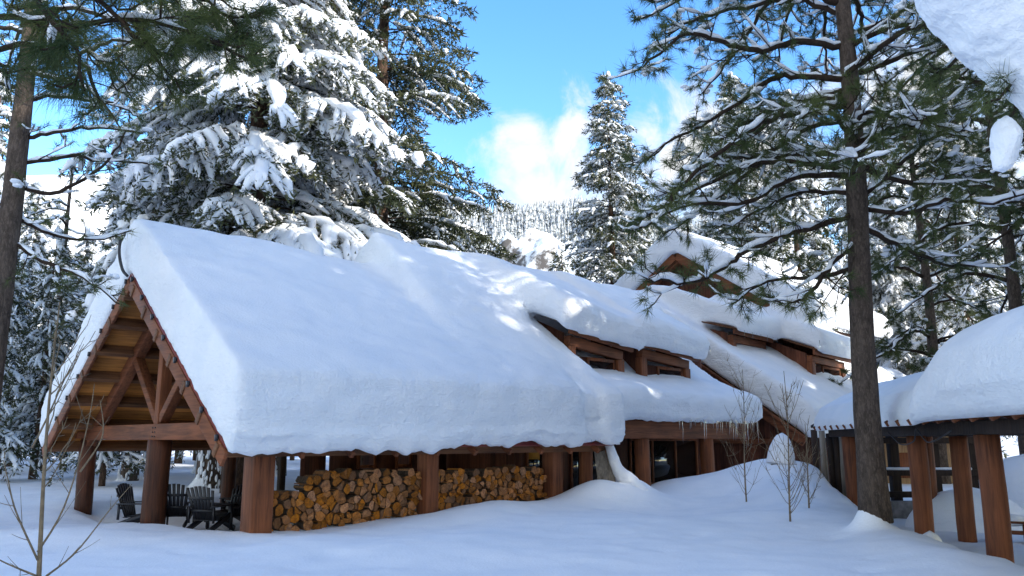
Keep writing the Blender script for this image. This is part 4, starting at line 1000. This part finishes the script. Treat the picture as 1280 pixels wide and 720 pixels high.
wood_trunk(212, 47, .24, 'thinner trunk farther back, just right of the pavilion centre post', .4)
wood_trunk(262, 42, .26, 'pale snow-coated trunk farther back between the pavilion posts', .9)
wood_trunk(68, 44, .24, 'snowy trunk in the woods left of the pavilion', .7)
wood_trunk(360, 40, .28, 'snowy trunk glimpsed above the near wood pile', .6)

# ------------------------------------------------------------------ trees beyond the right edge: their shade falls over the yard
if SHADE:
    rs = random.Random(8)
    sx, sy = SUNV.x, SUNV.y; pl = math.hypot(sx, sy); sx /= pl; sy /= pl
    for i, (a, d, sc, k) in enumerate(SHADE):
        x = 1.0 + sx * d - sy * a; y = 18 + sy * d + sx * a
        put_fir(k, 'snowy_fir_tree', x, y, z=0, scale=sc, rz=rs.uniform(0, 6.28), label='fir beyond the right edge shading the yard', group='firs shading the yard from beyond the right edge', no_snow=False)

# ------------------------------------------------------------------ firewood
def clip(poly, p, n):
    out = []; m = len(poly)
    for i in range(m):
        a, b = poly[i], poly[(i + 1) % m]
        da = (a[0] - p[0]) * n[0] + (a[1] - p[1]) * n[1]; db = (b[0] - p[0]) * n[0] + (b[1] - p[1]) * n[1]
        if da <= 0: out.append(a)
        if da * db < 0:
            k = da / (da - db); out.append((a[0] + (b[0] - a[0]) * k, a[1] + (b[1] - a[1]) * k))
    return out
def woodpile(t0, t1, zbase, ztop, sp, seed, label, group, y0):
    rg = random.Random(seed); seeds = []
    r = 0; z = 0.0
    while z < 1.7:
        x = t0 - .1 + (sp / 2 if r % 2 else 0)
        while x < t1 + .1:
            seeds.append((x + rg.uniform(-.46, .46) * sp, z + rg.uniform(-.40, .40) * sp)); x += sp * rg.uniform(.82, 1.2)
        z += sp * .87; r += 1
    cnt = 0
    for i, (x, z) in enumerate(seeds):
        if not (t0 < x < t1): continue
        zb, ztp = zbase(x), ztop(x)
        if z < zb or z > ztp: continue
        R = sp * .66; k0 = rg.uniform(0, 6)
        poly = [(x + R * math.cos(k0 + q * math.pi / 6), z + R * math.sin(k0 + q * math.pi / 6)) for q in range(12)]
        for j, (u, v) in enumerate(seeds):
            if j != i and abs(u - x) < 2 * sp and abs(v - z) < 2 * sp:
                poly = clip(poly, ((x + u) / 2, (z + v) / 2), (u - x, v - z))
                if len(poly) < 3: break
        if len(poly) < 3: continue
        full = poly; pieces = [full]
        if rg.random() < .34:
            an = rg.uniform(0, math.pi); nn_ = (math.cos(an), math.sin(an)); of = rg.uniform(-.02, .02); pt = (x + nn_[0] * of, z + nn_[1] * of)
            pieces = [clip(full, pt, nn_), clip(full, pt, (-nn_[0], -nn_[1]))]
        for poly in pieces:
            if len(poly) < 3: continue
            cx = sum(p[0] for p in poly) / len(poly); cz = sum(p[1] for p in poly) / len(poly)
            sh = rg.uniform(.91, .985)
            pts = [((p[0] - cx) * sh, (p[1] - cz) * sh) for p in poly]
            q = []
            for a in range(len(pts)):   # soften corners on the bark side
                p0, p1, p2 = pts[a - 1], pts[a], pts[(a + 1) % len(pts)]
                for f in (.22,):
                    q.append((p1[0] + (p0[0] - p1[0]) * f, p1[1] + (p0[1] - p1[1]) * f)); q.append((p1[0] + (p2[0] - p1[0]) * f, p1[1] + (p2[1] - p1[1]) * f))
            pts = q; m = len(pts); d0 = rg.uniform(-.05, .04); ln = .42; tl = rg.uniform(-.02, .02)
            # local y runs into the pile; front face at -y
            V = [(a, d0 + .02 * rg.random() + tl, c) for a, c in pts] + [(a * .93, ln + d0, c * .93) for a, c in pts] + [(0, d0 + tl - .006, 0)]
            me = bpy.data.meshes.new('firewood_log')
            F = [(2 * m, (a + 1) % m, a) for a in range(m)] + [(a, (a + 1) % m, m + (a + 1) % m, m + a) for a in range(m)] + [tuple(range(2 * m - 1, m - 1, -1))]
            F = [f[::-1] for f in F]
            me.from_pydata(V, [], F); me.materials.append(M['logend']); me.materials.append(M['logbark'])
            for pi, pg_ in enumerate(me.polygons): pg_.material_index = 0 if pi < m or pi == len(F) - 1 or rg.random() < .25 else 1
            o = bpy.data.objects.new('firewood_log', me); COL.objects.link(o)
            p = LW(cx, y0, cz); o.location = p; o.rotation_euler = (0, 0, math.pi / 4)
            tag(o, label, 'firewood', group); cnt += 1
    print('LOGS', cnt); return cnt
woodpile(.27, 3.92, lambda x: -.1 + .03 * x, lambda x: .72 + .33 * sstep(.5, 1.6, x) - .06 * sstep(2.4, 3.9, x), .184, 4, 'split log in the left wood pile beside the thick corner post', 'split logs in the left wood pile', .0)
woodpile(4.34, 8.05, lambda x: .02 + .05 * (x - 4.3), lambda x: .98 + .04 * math.sin(x * 3), .184, 9, 'split log in the right wood pile beyond the second square post', 'split logs in the right wood pile', .02)

# ------------------------------------------------------------------ adirondack chairs
def make_chair():
    r = empty('adirondack_chair'); c = M['chair']
    seat = MB()
    for i in range(6):
        y = .30 - i * .105; z = .36 - i * .022
        seat.bar((-.27, y, z), (.27, y, z), .095, .022)
    seat.build('seat', c, r)
    bk = MB()   # seven tall slats fanning, rounded top
    for i in range(7):
        u = (i - 3) / 3.0; h = 0.80 + .14 * math.sqrt(max(0, 1 - (u * .95) ** 2)) - .14
        x0 = u * .20; x1 = u * .31
        p = Vector((x0, -.24, .24)); q = Vector((x1, -.24 - .42 * h * .75, .24 + h * .95))
        bk.bar(p, q, .072 if abs(u) < 1 else .066, .020, up=(0, 1, .4))
    for z, w in ((.46, .27), (.74, .30)):
        y = -.24 - (z - .24) / .95 * .315 - .03; bk.bar((-w, y, z), (w, y, z), .02, .06)
    bk.build('backrest', c, r)
    for sx in (-1, 1):
        b = MB(); b.bar((sx * .34, .42, .56), (sx * .33, -.38, .555), .13, .024); b.build('armrest', c, r)
        b = MB(); b.bar((sx * .30, .34, 0), (sx * .30, .34, .545), .03, .09, up=(0, 1, 0)); b.build('leg', c, r)
        b = MB(); b.bar((sx * .285, .33, .34), (sx * .285, -.52, .02), .03, .12); b.build('leg', c, r)
        b = MB(); b.bar((sx * .31, -.36, .20), (sx * .31, -.36, .545), .03, .05, up=(0, 1, 0)); b.build('arm_support', c, r)
    return r
def face(x, y, tx, ty): return math.atan2(-(tx - x), ty - y)
ch0 = make_chair(); FZ = -.30
CH = 'black slatted garden chairs under the pavilion'
spec = [(176, 19.3, 88, 'black slatted chair seen from the side, left of the pavilion centre post'),
        (222, 19.6, 10, 'black slatted chair with a rounded fan back, just right of the centre post'),
        (264, 18.6, -28, 'black slatted chair turned away, nearest of the group between the posts'),
        (286, 19.4, -75, 'black slatted chair turned sideways, farthest right beside the corner post'),
        (299, 20.6, -120, 'black slatted chair partly hidden behind the corner post')]
for i, (px, Y, a, lab) in enumerate(spec):
    c = ch0 if i == 0 else copy_tree(ch0)
    x = (px - 640) / 1000 * (Y * CP - .3); c.location = (x, Y, FZ); c.rotation_euler = (0, 0, math.radians({0: -95, 1: 8, 2: -14, 3: 62, 4: 120}[i])); c.scale = (1.0,) * 3
    tag(c, lab, 'chair', CH)
# low slatted table
tb = empty('low_table', ((271 - 640) / 1000 * 20.2 * CP, 20.4, FZ)); c = M['chair']
b = MB()
for i in range(6): b.box(-.35, .35, -.3 + i * .1, -.215 + i * .1, .40, .425)
b.build('tabletop', c, tb)
for sx in (-.3, .3):
    for sy in (-.24, .22):
        b = MB(); b.box(sx - .025, sx + .025, sy - .025, sy + .025, 0, .398); b.build('leg', c, tb)
tag(tb, 'low slatted table in the middle of the black chairs', 'table')

# ------------------------------------------------------------------ boards leaning on the porch, with snow sliding past
YB = 22.35
p0 = W(757, 603, YB); lbrd = empty('board_stack', (p0.x, p0.y, p0.z), 0)
b = MB()
for i in range(8):
    lo = W(749 + i * 2.9, 606, YB - .10); hi = W(741.5 + i * 2.2, 541 + 2.0 * i * (i % 3) * .5, YB + .45 + .02 * (i % 2))
    b.bar(lo - p0, hi - p0, .062, .035, up=(0, -1, .2))
b.build('boards', M['old'], lbrd, bevel=.004)
tag(lbrd, 'bundle of weathered grey boards leaning against the porch beam', 'boards')
bm_ = MB()
P = smooth_path([W(752, 535, YB + .35), W(760, 553, YB + .2), W(766, 570, YB + .05), W(773, 588, YB - .1), W(786, 602, YB - .3), W(802, 622, YB - .5)], 34)
q = np.linspace(0, 1, 34)
bm_.tube(P, np.interp(q, [0, .08, .3, .55, .8, 1], [.03, .11, .14, .17, .26, .36]) , 14, flat=.9, rough=.16, rng=rng)
o = bm_.build('snow_slide', M['snow_roof'], smooth=True)
m = o.modifiers.new('remesh', 'REMESH'); m.mode = 'VOXEL'; m.voxel_size = .045
m = o.modifiers.new('smooth', 'SMOOTH'); m.factor = .5; m.iterations = 6
tag(o, 'tongue of snow slid down over the leaning boards from the eave', 'snow')

# ------------------------------------------------------------------ icicles
ice = []
rg = random.Random(6)
for i in range(46):
    t = rg.choice([rg.uniform(13.8, 15.4), rg.uniform(15.2, 18.6), rg.uniform(16.8, 18.8)])
    ice.append((LW(t, -.30 + rg.uniform(-.05, .05), 2.36 + rg.uniform(-.02, .06)), rg.uniform(.2, .75) * (1.5 if t > 17.2 else 1), .024, 'porch'))
for i in range(9): ice.append((LW(8.75 + i * .16, -.72 + rg.uniform(-.05, .05), 1.86), rg.uniform(.15, .35), .022, 'porch'))
for i in range(12): ice.append((LW(17.2 + i * .13, 1.38, 5.16 - .004 * i), rg.uniform(.15, .4), .025, 'dormer'))
for i in range(26): ice.append((LW(22.3 + i * .115, 1.95, 6.34), rg.uniform(.2, .55), .03, 'lodge'))
for i in range(16): ice.append((LW(25.6 + i * .12, .28, 5.82), rg.uniform(.2, .55), .03, 'lodge'))
LAB = {'porch': ('clear icicle in the row hanging from the porch eave snow', 'icicles along the porch eave'), 'dormer': ('short icicle under the right cabin dormer snow', 'icicles under the cabin dormer'), 'lodge': ('icicle under the lodge dormer snow behind the pine branches', 'icicles under the lodge dormers')}
icem = []
for k in range(5):
    b = MB(); z = np.linspace(.12, -1, 8); b.tube(np.stack([.01 * np.sin(z * 9 + k), .01 * np.cos(z * 7), z], 1), .030 * np.clip((z + 1.02) / 1.1, 0.03, 1) ** .8 + .001, 7, rough=.2, rng=rng); me = b.mesh('icicle', True); me.materials.append(M['ice']); icem.append(me)
for p, l, r, k in ice:
    o = bpy.data.objects.new('icicle', icem[rg.randrange(5)]); COL.objects.link(o); o.location = p; o.scale = (r / .055, r / .055, l * rg.uniform(.5, 1.1)); tag(o, LAB[k][0], 'icicle', LAB[k][1])

# ------------------------------------------------------------------ bare saplings
def sapling(base, H, r, nb, seed, label, spread=1.0, explicit=None, low=.12, lean=0):
    rg = np.random.default_rng(seed); b = MB(); root = empty('bare_sapling', base)
    z = np.linspace(-.25, H, 16); P = np.stack([lean * z + .03 * H / 3 * np.sin(z * 1.3 + seed), .03 * np.cos(z * 1.1), z], 1)
    st = MB(); st.tube(P, r * (1 - .85 * np.clip(z / H, 0, 1)) + .003, 8); st.build('stem', M['twig'], root, smooth=True)
    ex = explicit or []
    for Q in ex:
        Q = smooth_path(Q, 14) - np.array(base); b.tube(Q, np.linspace(r * .55, .003, 14), 5); ex_sub(b, Q, rg)
    for i in range(nb):
        zz = H * rg.uniform(low, .92); az = rg.uniform(0, 6.28); l = H * rg.uniform(.16, .38) * (1.1 - .6 * zz / H) * spread
        d = np.array([math.cos(az), math.sin(az), 0]); q = np.linspace(0, 1, 8)[:, None]
        Q = np.array([lean * zz + .03 * H / 3 * math.sin(zz * 1.3 + seed), .03 * math.cos(zz * 1.1), zz]) + d * l * .55 * q + np.array([0, 0, l]) * q ** 1.3 + rg.normal(0, .012, (8, 3)) * q
        b.tube(Q, np.linspace(r * .38, .0028, 8), 4); ex_sub(b, Q, rg)
    b.build('branches', M['twig'], root, smooth=True); tag(root, label, 'sapling'); return root
def ex_sub(b, Q, rg):
    L = np.linalg.norm(Q[-1] - Q[0])
    for k in range(int(rg.integers(3, 7))):
        i = int(rg.integers(2, len(Q) - 1)); T = unit(Q[i] - Q[i - 1]); d = unit(T * .8 + rg.normal(0, .5, 3)); l = L * rg.uniform(.12, .35)
        q = np.linspace(0, 1, 5)[:, None]; R = Q[i] + d * l * q + np.array([0, 0, .12 * l]) * q * q
        b.tube(R, np.linspace(.0045, .002, 5), 3)
Y = 8.0; b0 = W(45, 735, Y)
ex = [[W(47, 700, Y), W(20, 640, Y - .3), W(10, 600, Y - .5), (W(4, 575, Y - .6))], [W(47, 690, Y), W(75, 645, Y + .2), W(95, 590, Y + .3), W(112, 520, Y + .4), W(118, 480, Y + .5)],
      [W(58, 720, Y), W(95, 690, Y + .3), W(135, 640, Y + .5), W(165, 605, Y + .6)], [W(46, 720, Y), W(10, 705, Y - .3), W(-20, 690, Y - .5)], [W(100, 590, Y + .3), W(128, 545, Y + .4), W(125, 500, Y + .45)], [W(40, 560, Y), W(60, 520, Y), W(85, 465, Y + .2), W(105, 430, Y + .2)]]
sapling(tuple(b0), 2.75, .021, 9, 3, 'bare pale sapling with forked twigs in the bottom left corner', explicit=ex, low=.25, lean=-.02)
for px, py, Y, H, nb, sd, lab in [(934, 612, 20.5, 3.3, 26, 4, 'bare shrub on the snow mound below the porch icicles'), (990, 648, 17.0, 3.1, 30, 5, 'bare sapling with many fine twigs on the mound, left of the pine trunk'), (1012, 632, 18.6, 1.9, 16, 6, 'small bare shrub between the twiggy sapling and the pine trunk')]:
    p = W(px, py, Y); p.z = G(p.x, p.y) - .02
    sapling(tuple(p), H, .019, nb, sd, lab, low=.04, spread=1.1)

# ------------------------------------------------------------------ small things around the lodge and walkway
# snow-capped pedestal on the mound
p = W(976, 583, 23.6); pz = empty('pedestal', (p.x, p.y, G(p.x, p.y) - .1))
h = p.z - (G(p.x, p.y) - .1)
b = MB(); b.box(-.09, .09, -.09, .09, 0, h); b.build('post', M['dark'], pz)
b = MB(); b.box(-.36, .36, -.30, .30, h + .002, h + .07); b.build('top_board', M['dark'], pz)
b = MB(); z = np.linspace(h + .072, h + .95, 12); q = np.linspace(0, 1, 12); b.tube(np.stack([.10 * q, 0 * z, z], 1), .40 * np.sqrt(np.clip(1 - q ** 1.7, 0.002, 1)), 18, rough=.04, rng=rng); b.build('snow_cap', M['snow_tree'], pz, smooth=True)
tag(pz, 'dark pedestal with a tall pointed cap of snow in front of the lodge wall', 'pedestal')
# split-pole screen between lodge and walkway
for i, px in enumerate([1003, 1012, 1020, 1028, 1036, 1044, 1052]):
    b = MB(); Y = 24.2 - .25 * i + rg.uniform(-.1, .1); x = px_at(px, Y); z0 = G(x, Y) - .2; l = rg.uniform(-.1, .1)
    b.tube([(x + l, Y, z0), (x + l * .5, Y, 1.0), (x, Y, 2.05 + rg.uniform(-.2, .05))], [.11, .10, .09], 9, rough=.25, rng=rng)
    tag(b.build('standing_pole', M['old'] if i % 3 == 1 else M['dark'], smooth=True), 'rough split pole standing upright between the lodge corner and the walkway', 'pole', 'split poles between the lodge and the walkway')
# railing behind the walkway
rl = empty('railing', (px_at(1095, 23.5), 23.5, -.42))
for x in (0, 1.15, 2.2):
    b = MB(); b.box(x - .13, x + .13, -.12, .12, 0, 2.25); b.build('post', M['dark'], rl, bevel=.02)
for z in (.52, 1.12, 2.02):
    b = MB(); b.box(-.4, 2.35, -.2, -.122, z, z + .17); b.build('rail', M['dark'], rl, bevel=.01)
b = MB(); b.tube([(x, -.16, 1.315) for x in np.linspace(-.3, 2.1, 14)], .07 + .02 * rng.random(14), 8, flat=.5); b.build('rail_snow', M['snow_tree'], rl, smooth=True)
tag(rl, 'dark wooden railing of posts and rails behind the log walkway', 'railing')
b = MB(); X0 = px_at(1085, 22.6); b.box(X0, X0 + 2.4, 22.6, 22.9, -.6, .05)
tag(b.build('retaining_wall', M['stone'], bevel=.03), 'low grey concrete wall under the dark railing', 'wall')
# plank shed glimpsed between the posts
sh = empty('plank_shed', (px_at(1085, 33), 33, -.3))
b = MB(); b.box(0, 4.6, 0, 3.0, 0, 2.3); b.build('wall', M['tan'], sh)
b = MB()
V = [(-.4, -.5, 2.2), (5.0, -.5, 2.2), (-.4, 1.5, 3.3), (5.0, 1.5, 3.3), (-.4, 3.5, 2.2), (5.0, 3.5, 2.2)]
V = V + [(x, y, z + .12) for x, y, z in V]
b.add(V, [(0, 2, 3, 1), (2, 4, 5, 3), (6, 7, 9, 8), (8, 9, 11, 10), (0, 1, 7, 6), (4, 10, 11, 5), (0, 6, 8, 2), (2, 8, 10, 4), (1, 3, 9, 7), (3, 5, 11, 9)]); b.build('roof', M['snow_roof'], sh)
for x in (.8, 2.2, 3.6):
    f = MB(); f.box(x - .35, x + .35, -.06, -.002, .5, 1.5); f.build('shutter', M['timber']['z'], sh)
tag(sh, 'pale plank shed glimpsed between the walkway posts', 'shed')
# snow heap inside, bench, snow caps
def heap(name, x, y, z, rx, ry, h, label, cat='snow'):
    b = MB(); q = np.linspace(0, 1, 10); prof = np.sqrt(np.clip(1 - q ** 1.6, .001, 1))
    k = 24; a = np.arange(k) * 2 * np.pi / k; V = []
    for i in range(10):
        for j in range(k):
            w = 1 + .10 * math.sin(3 * a[j] + x) + .06 * math.sin(5 * a[j] + y)
            V.append((x + rx * prof[i] * math.cos(a[j]) * w, y + ry * prof[i] * math.sin(a[j]) * w, z + h * q[i]))
    I = [(i * k + j, i * k + (j + 1) % k, (i + 1) * k + (j + 1) % k, (i + 1) * k + j) for i in range(9) for j in range(k)]
    b.add(V, I); b.poly.append([9 * k + j for j in range(k)])
    return tag(b.build(name, M['snow_roof'], smooth=True), label, cat)
p = W(1162, 662, 15.2); heap('snow_mound', p.x, p.y, -.55, .27, .25, .62, 'small round lump of snow at the foot of the left walkway post')
heap('snow_heap', px_at(1190, 20), 20.4, -.5, 1.5, 1.2, 1.05, 'grey ploughed snow heap beside the walkway path behind the posts')
heap('snow_heap', px_at(1275, 23.5), 23.5, -.5, 2.2, 2.4, 1.9, 'high smooth snow bank seen past the right walkway posts')
p = W(1264, 672, 17.5)
bn = empty('bench', (p.x, p.y, -.42), -.5)
b = MB(); b.box(-.34, .34, -.14, .14, .40, .45); b.build('seat', M['timber']['x'], bn)
for x in (-.27, .27):
    b = MB(); b.box(x - .04, x + .04, -.15, .15, 0, .398); b.build('leg', M['timber']['z'], bn)
b = MB(); b.box(-.23, .23, -.14, -.10, .18, .26); b.build('stretcher', M['timber']['x'], bn)
b = MB(); b.tube([(x, 0, .46) for x in np.linspace(-.33, .33, 12)], .14 * np.sin(np.linspace(.25, 2.9, 12)) ** .4, 12, flat=.9); b.build('snow_cap', M['snow_tree'], bn, smooth=True)
tag(bn, 'small red-brown bench capped with snow beside the walkway path', 'bench')

# ------------------------------------------------------------------ camera, light, sky
cam = bpy.data.cameras.new('camera'); co_ = bpy.data.objects.new('camera', cam); COL.objects.link(co_)
co_.location = (0, 0, CAM_Z); co_.rotation_euler = (math.pi / 2 + PITCH, 0, 0)
cam.sensor_width = 36; cam.lens = 36 * 1000 / 1280; cam.clip_end = 6000; cam.clip_start = .05
SC.camera = co_
sun = bpy.data.lights.new('sun', 'SUN'); sun.energy = SUN_E; sun.angle = math.radians(.55); sun.color = (1.0, .93, .82)
so = bpy.data.objects.new('sun', sun); COL.objects.link(so); so.rotation_euler = SUNV.to_track_quat('Z', 'Y').to_euler(); so.location = (20, -20, 40)
w = bpy.data.worlds.new('World'); SC.world = w; w.use_nodes = True; nt = w.node_tree; Lk = nt.links.new
bg = nt.nodes['Background']
sky = N(nt, 'ShaderNodeTexSky', sky_type='NISHITA', sun_disc=False); sky.sun_elevation = SUN_EL; sky.sun_rotation = math.atan2(SUNV.x, SUNV.y)
sky.altitude = 600; sky.air_density = 1.0; sky.dust_density = 0.4; sky.ozone_density = 1.4
# drifting clouds: noise on a high plane, thick around northern banks and added unseen ones
tc = N(nt, 'ShaderNodeTexCoord'); sp = N(nt, 'ShaderNodeSeparateXYZ'); Lk(tc.outputs['Generated'], sp.inputs[0])
mx = N(nt, 'ShaderNodeMath', operation='MAXIMUM'); mx.inputs[1].default_value = .06; Lk(sp.outputs[2], mx.inputs[0])
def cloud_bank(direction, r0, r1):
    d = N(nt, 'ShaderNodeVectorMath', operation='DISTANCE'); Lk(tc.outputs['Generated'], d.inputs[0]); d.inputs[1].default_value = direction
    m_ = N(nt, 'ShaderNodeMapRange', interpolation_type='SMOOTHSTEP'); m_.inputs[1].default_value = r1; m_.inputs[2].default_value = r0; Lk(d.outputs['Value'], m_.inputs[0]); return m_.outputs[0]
def dirpx(px, py): return tuple((W(px, py, 100) - Vector((0, 0, CAM_Z))).normalized())
dn = N(nt, 'ShaderNodeTexNoise', i_Scale=11.0, i_Detail=9.0, i_Roughness=.62, i_Distortion=.5); Lk(tc.outputs['Generated'], dn.inputs[0]); dm = N(nt, 'ShaderNodeMath', operation='MULTIPLY'); dm.inputs[1].default_value = 2.0; Lk(dn.outputs[0], dm.inputs[0])
banks = None
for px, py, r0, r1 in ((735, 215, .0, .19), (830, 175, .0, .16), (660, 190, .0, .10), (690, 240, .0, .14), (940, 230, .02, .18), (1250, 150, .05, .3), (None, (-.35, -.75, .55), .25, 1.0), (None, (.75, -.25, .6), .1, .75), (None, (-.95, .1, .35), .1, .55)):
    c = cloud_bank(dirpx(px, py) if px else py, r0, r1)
    if px is None:  # unseen banks, added to whiten the ambient light
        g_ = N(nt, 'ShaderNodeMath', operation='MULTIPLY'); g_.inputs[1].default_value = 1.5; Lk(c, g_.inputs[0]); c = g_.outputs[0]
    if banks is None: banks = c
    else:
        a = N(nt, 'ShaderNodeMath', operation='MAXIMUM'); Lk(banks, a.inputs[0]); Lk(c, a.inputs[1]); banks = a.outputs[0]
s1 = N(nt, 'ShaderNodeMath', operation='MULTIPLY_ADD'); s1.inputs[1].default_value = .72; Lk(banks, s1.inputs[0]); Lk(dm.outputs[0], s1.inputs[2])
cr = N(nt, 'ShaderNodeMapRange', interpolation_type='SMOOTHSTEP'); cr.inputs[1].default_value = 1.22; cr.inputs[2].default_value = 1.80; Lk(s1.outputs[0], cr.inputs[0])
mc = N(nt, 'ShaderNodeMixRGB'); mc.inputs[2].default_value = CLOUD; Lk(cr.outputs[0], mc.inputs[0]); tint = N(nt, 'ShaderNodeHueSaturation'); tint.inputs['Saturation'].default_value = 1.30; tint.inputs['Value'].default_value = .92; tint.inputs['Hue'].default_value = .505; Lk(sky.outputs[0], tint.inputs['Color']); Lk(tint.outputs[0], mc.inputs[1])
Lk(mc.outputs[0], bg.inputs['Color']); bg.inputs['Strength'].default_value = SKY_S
SC.view_settings.view_transform = 'Standard'; SC.view_settings.look = 'None'; SC.view_settings.gamma = 1; SC.view_settings.exposure = EXPO
SC.view_settings.use_curve_mapping = False
SC.cycles.max_bounces = 8; SC.cycles.diffuse_bounces = 4; SC.cycles.glossy_bounces = 3; SC.cycles.transmission_bounces = 4; SC.cycles.transparent_max_bounces = 6
SC.cycles.caustics_reflective = False; SC.cycles.caustics_refractive = False
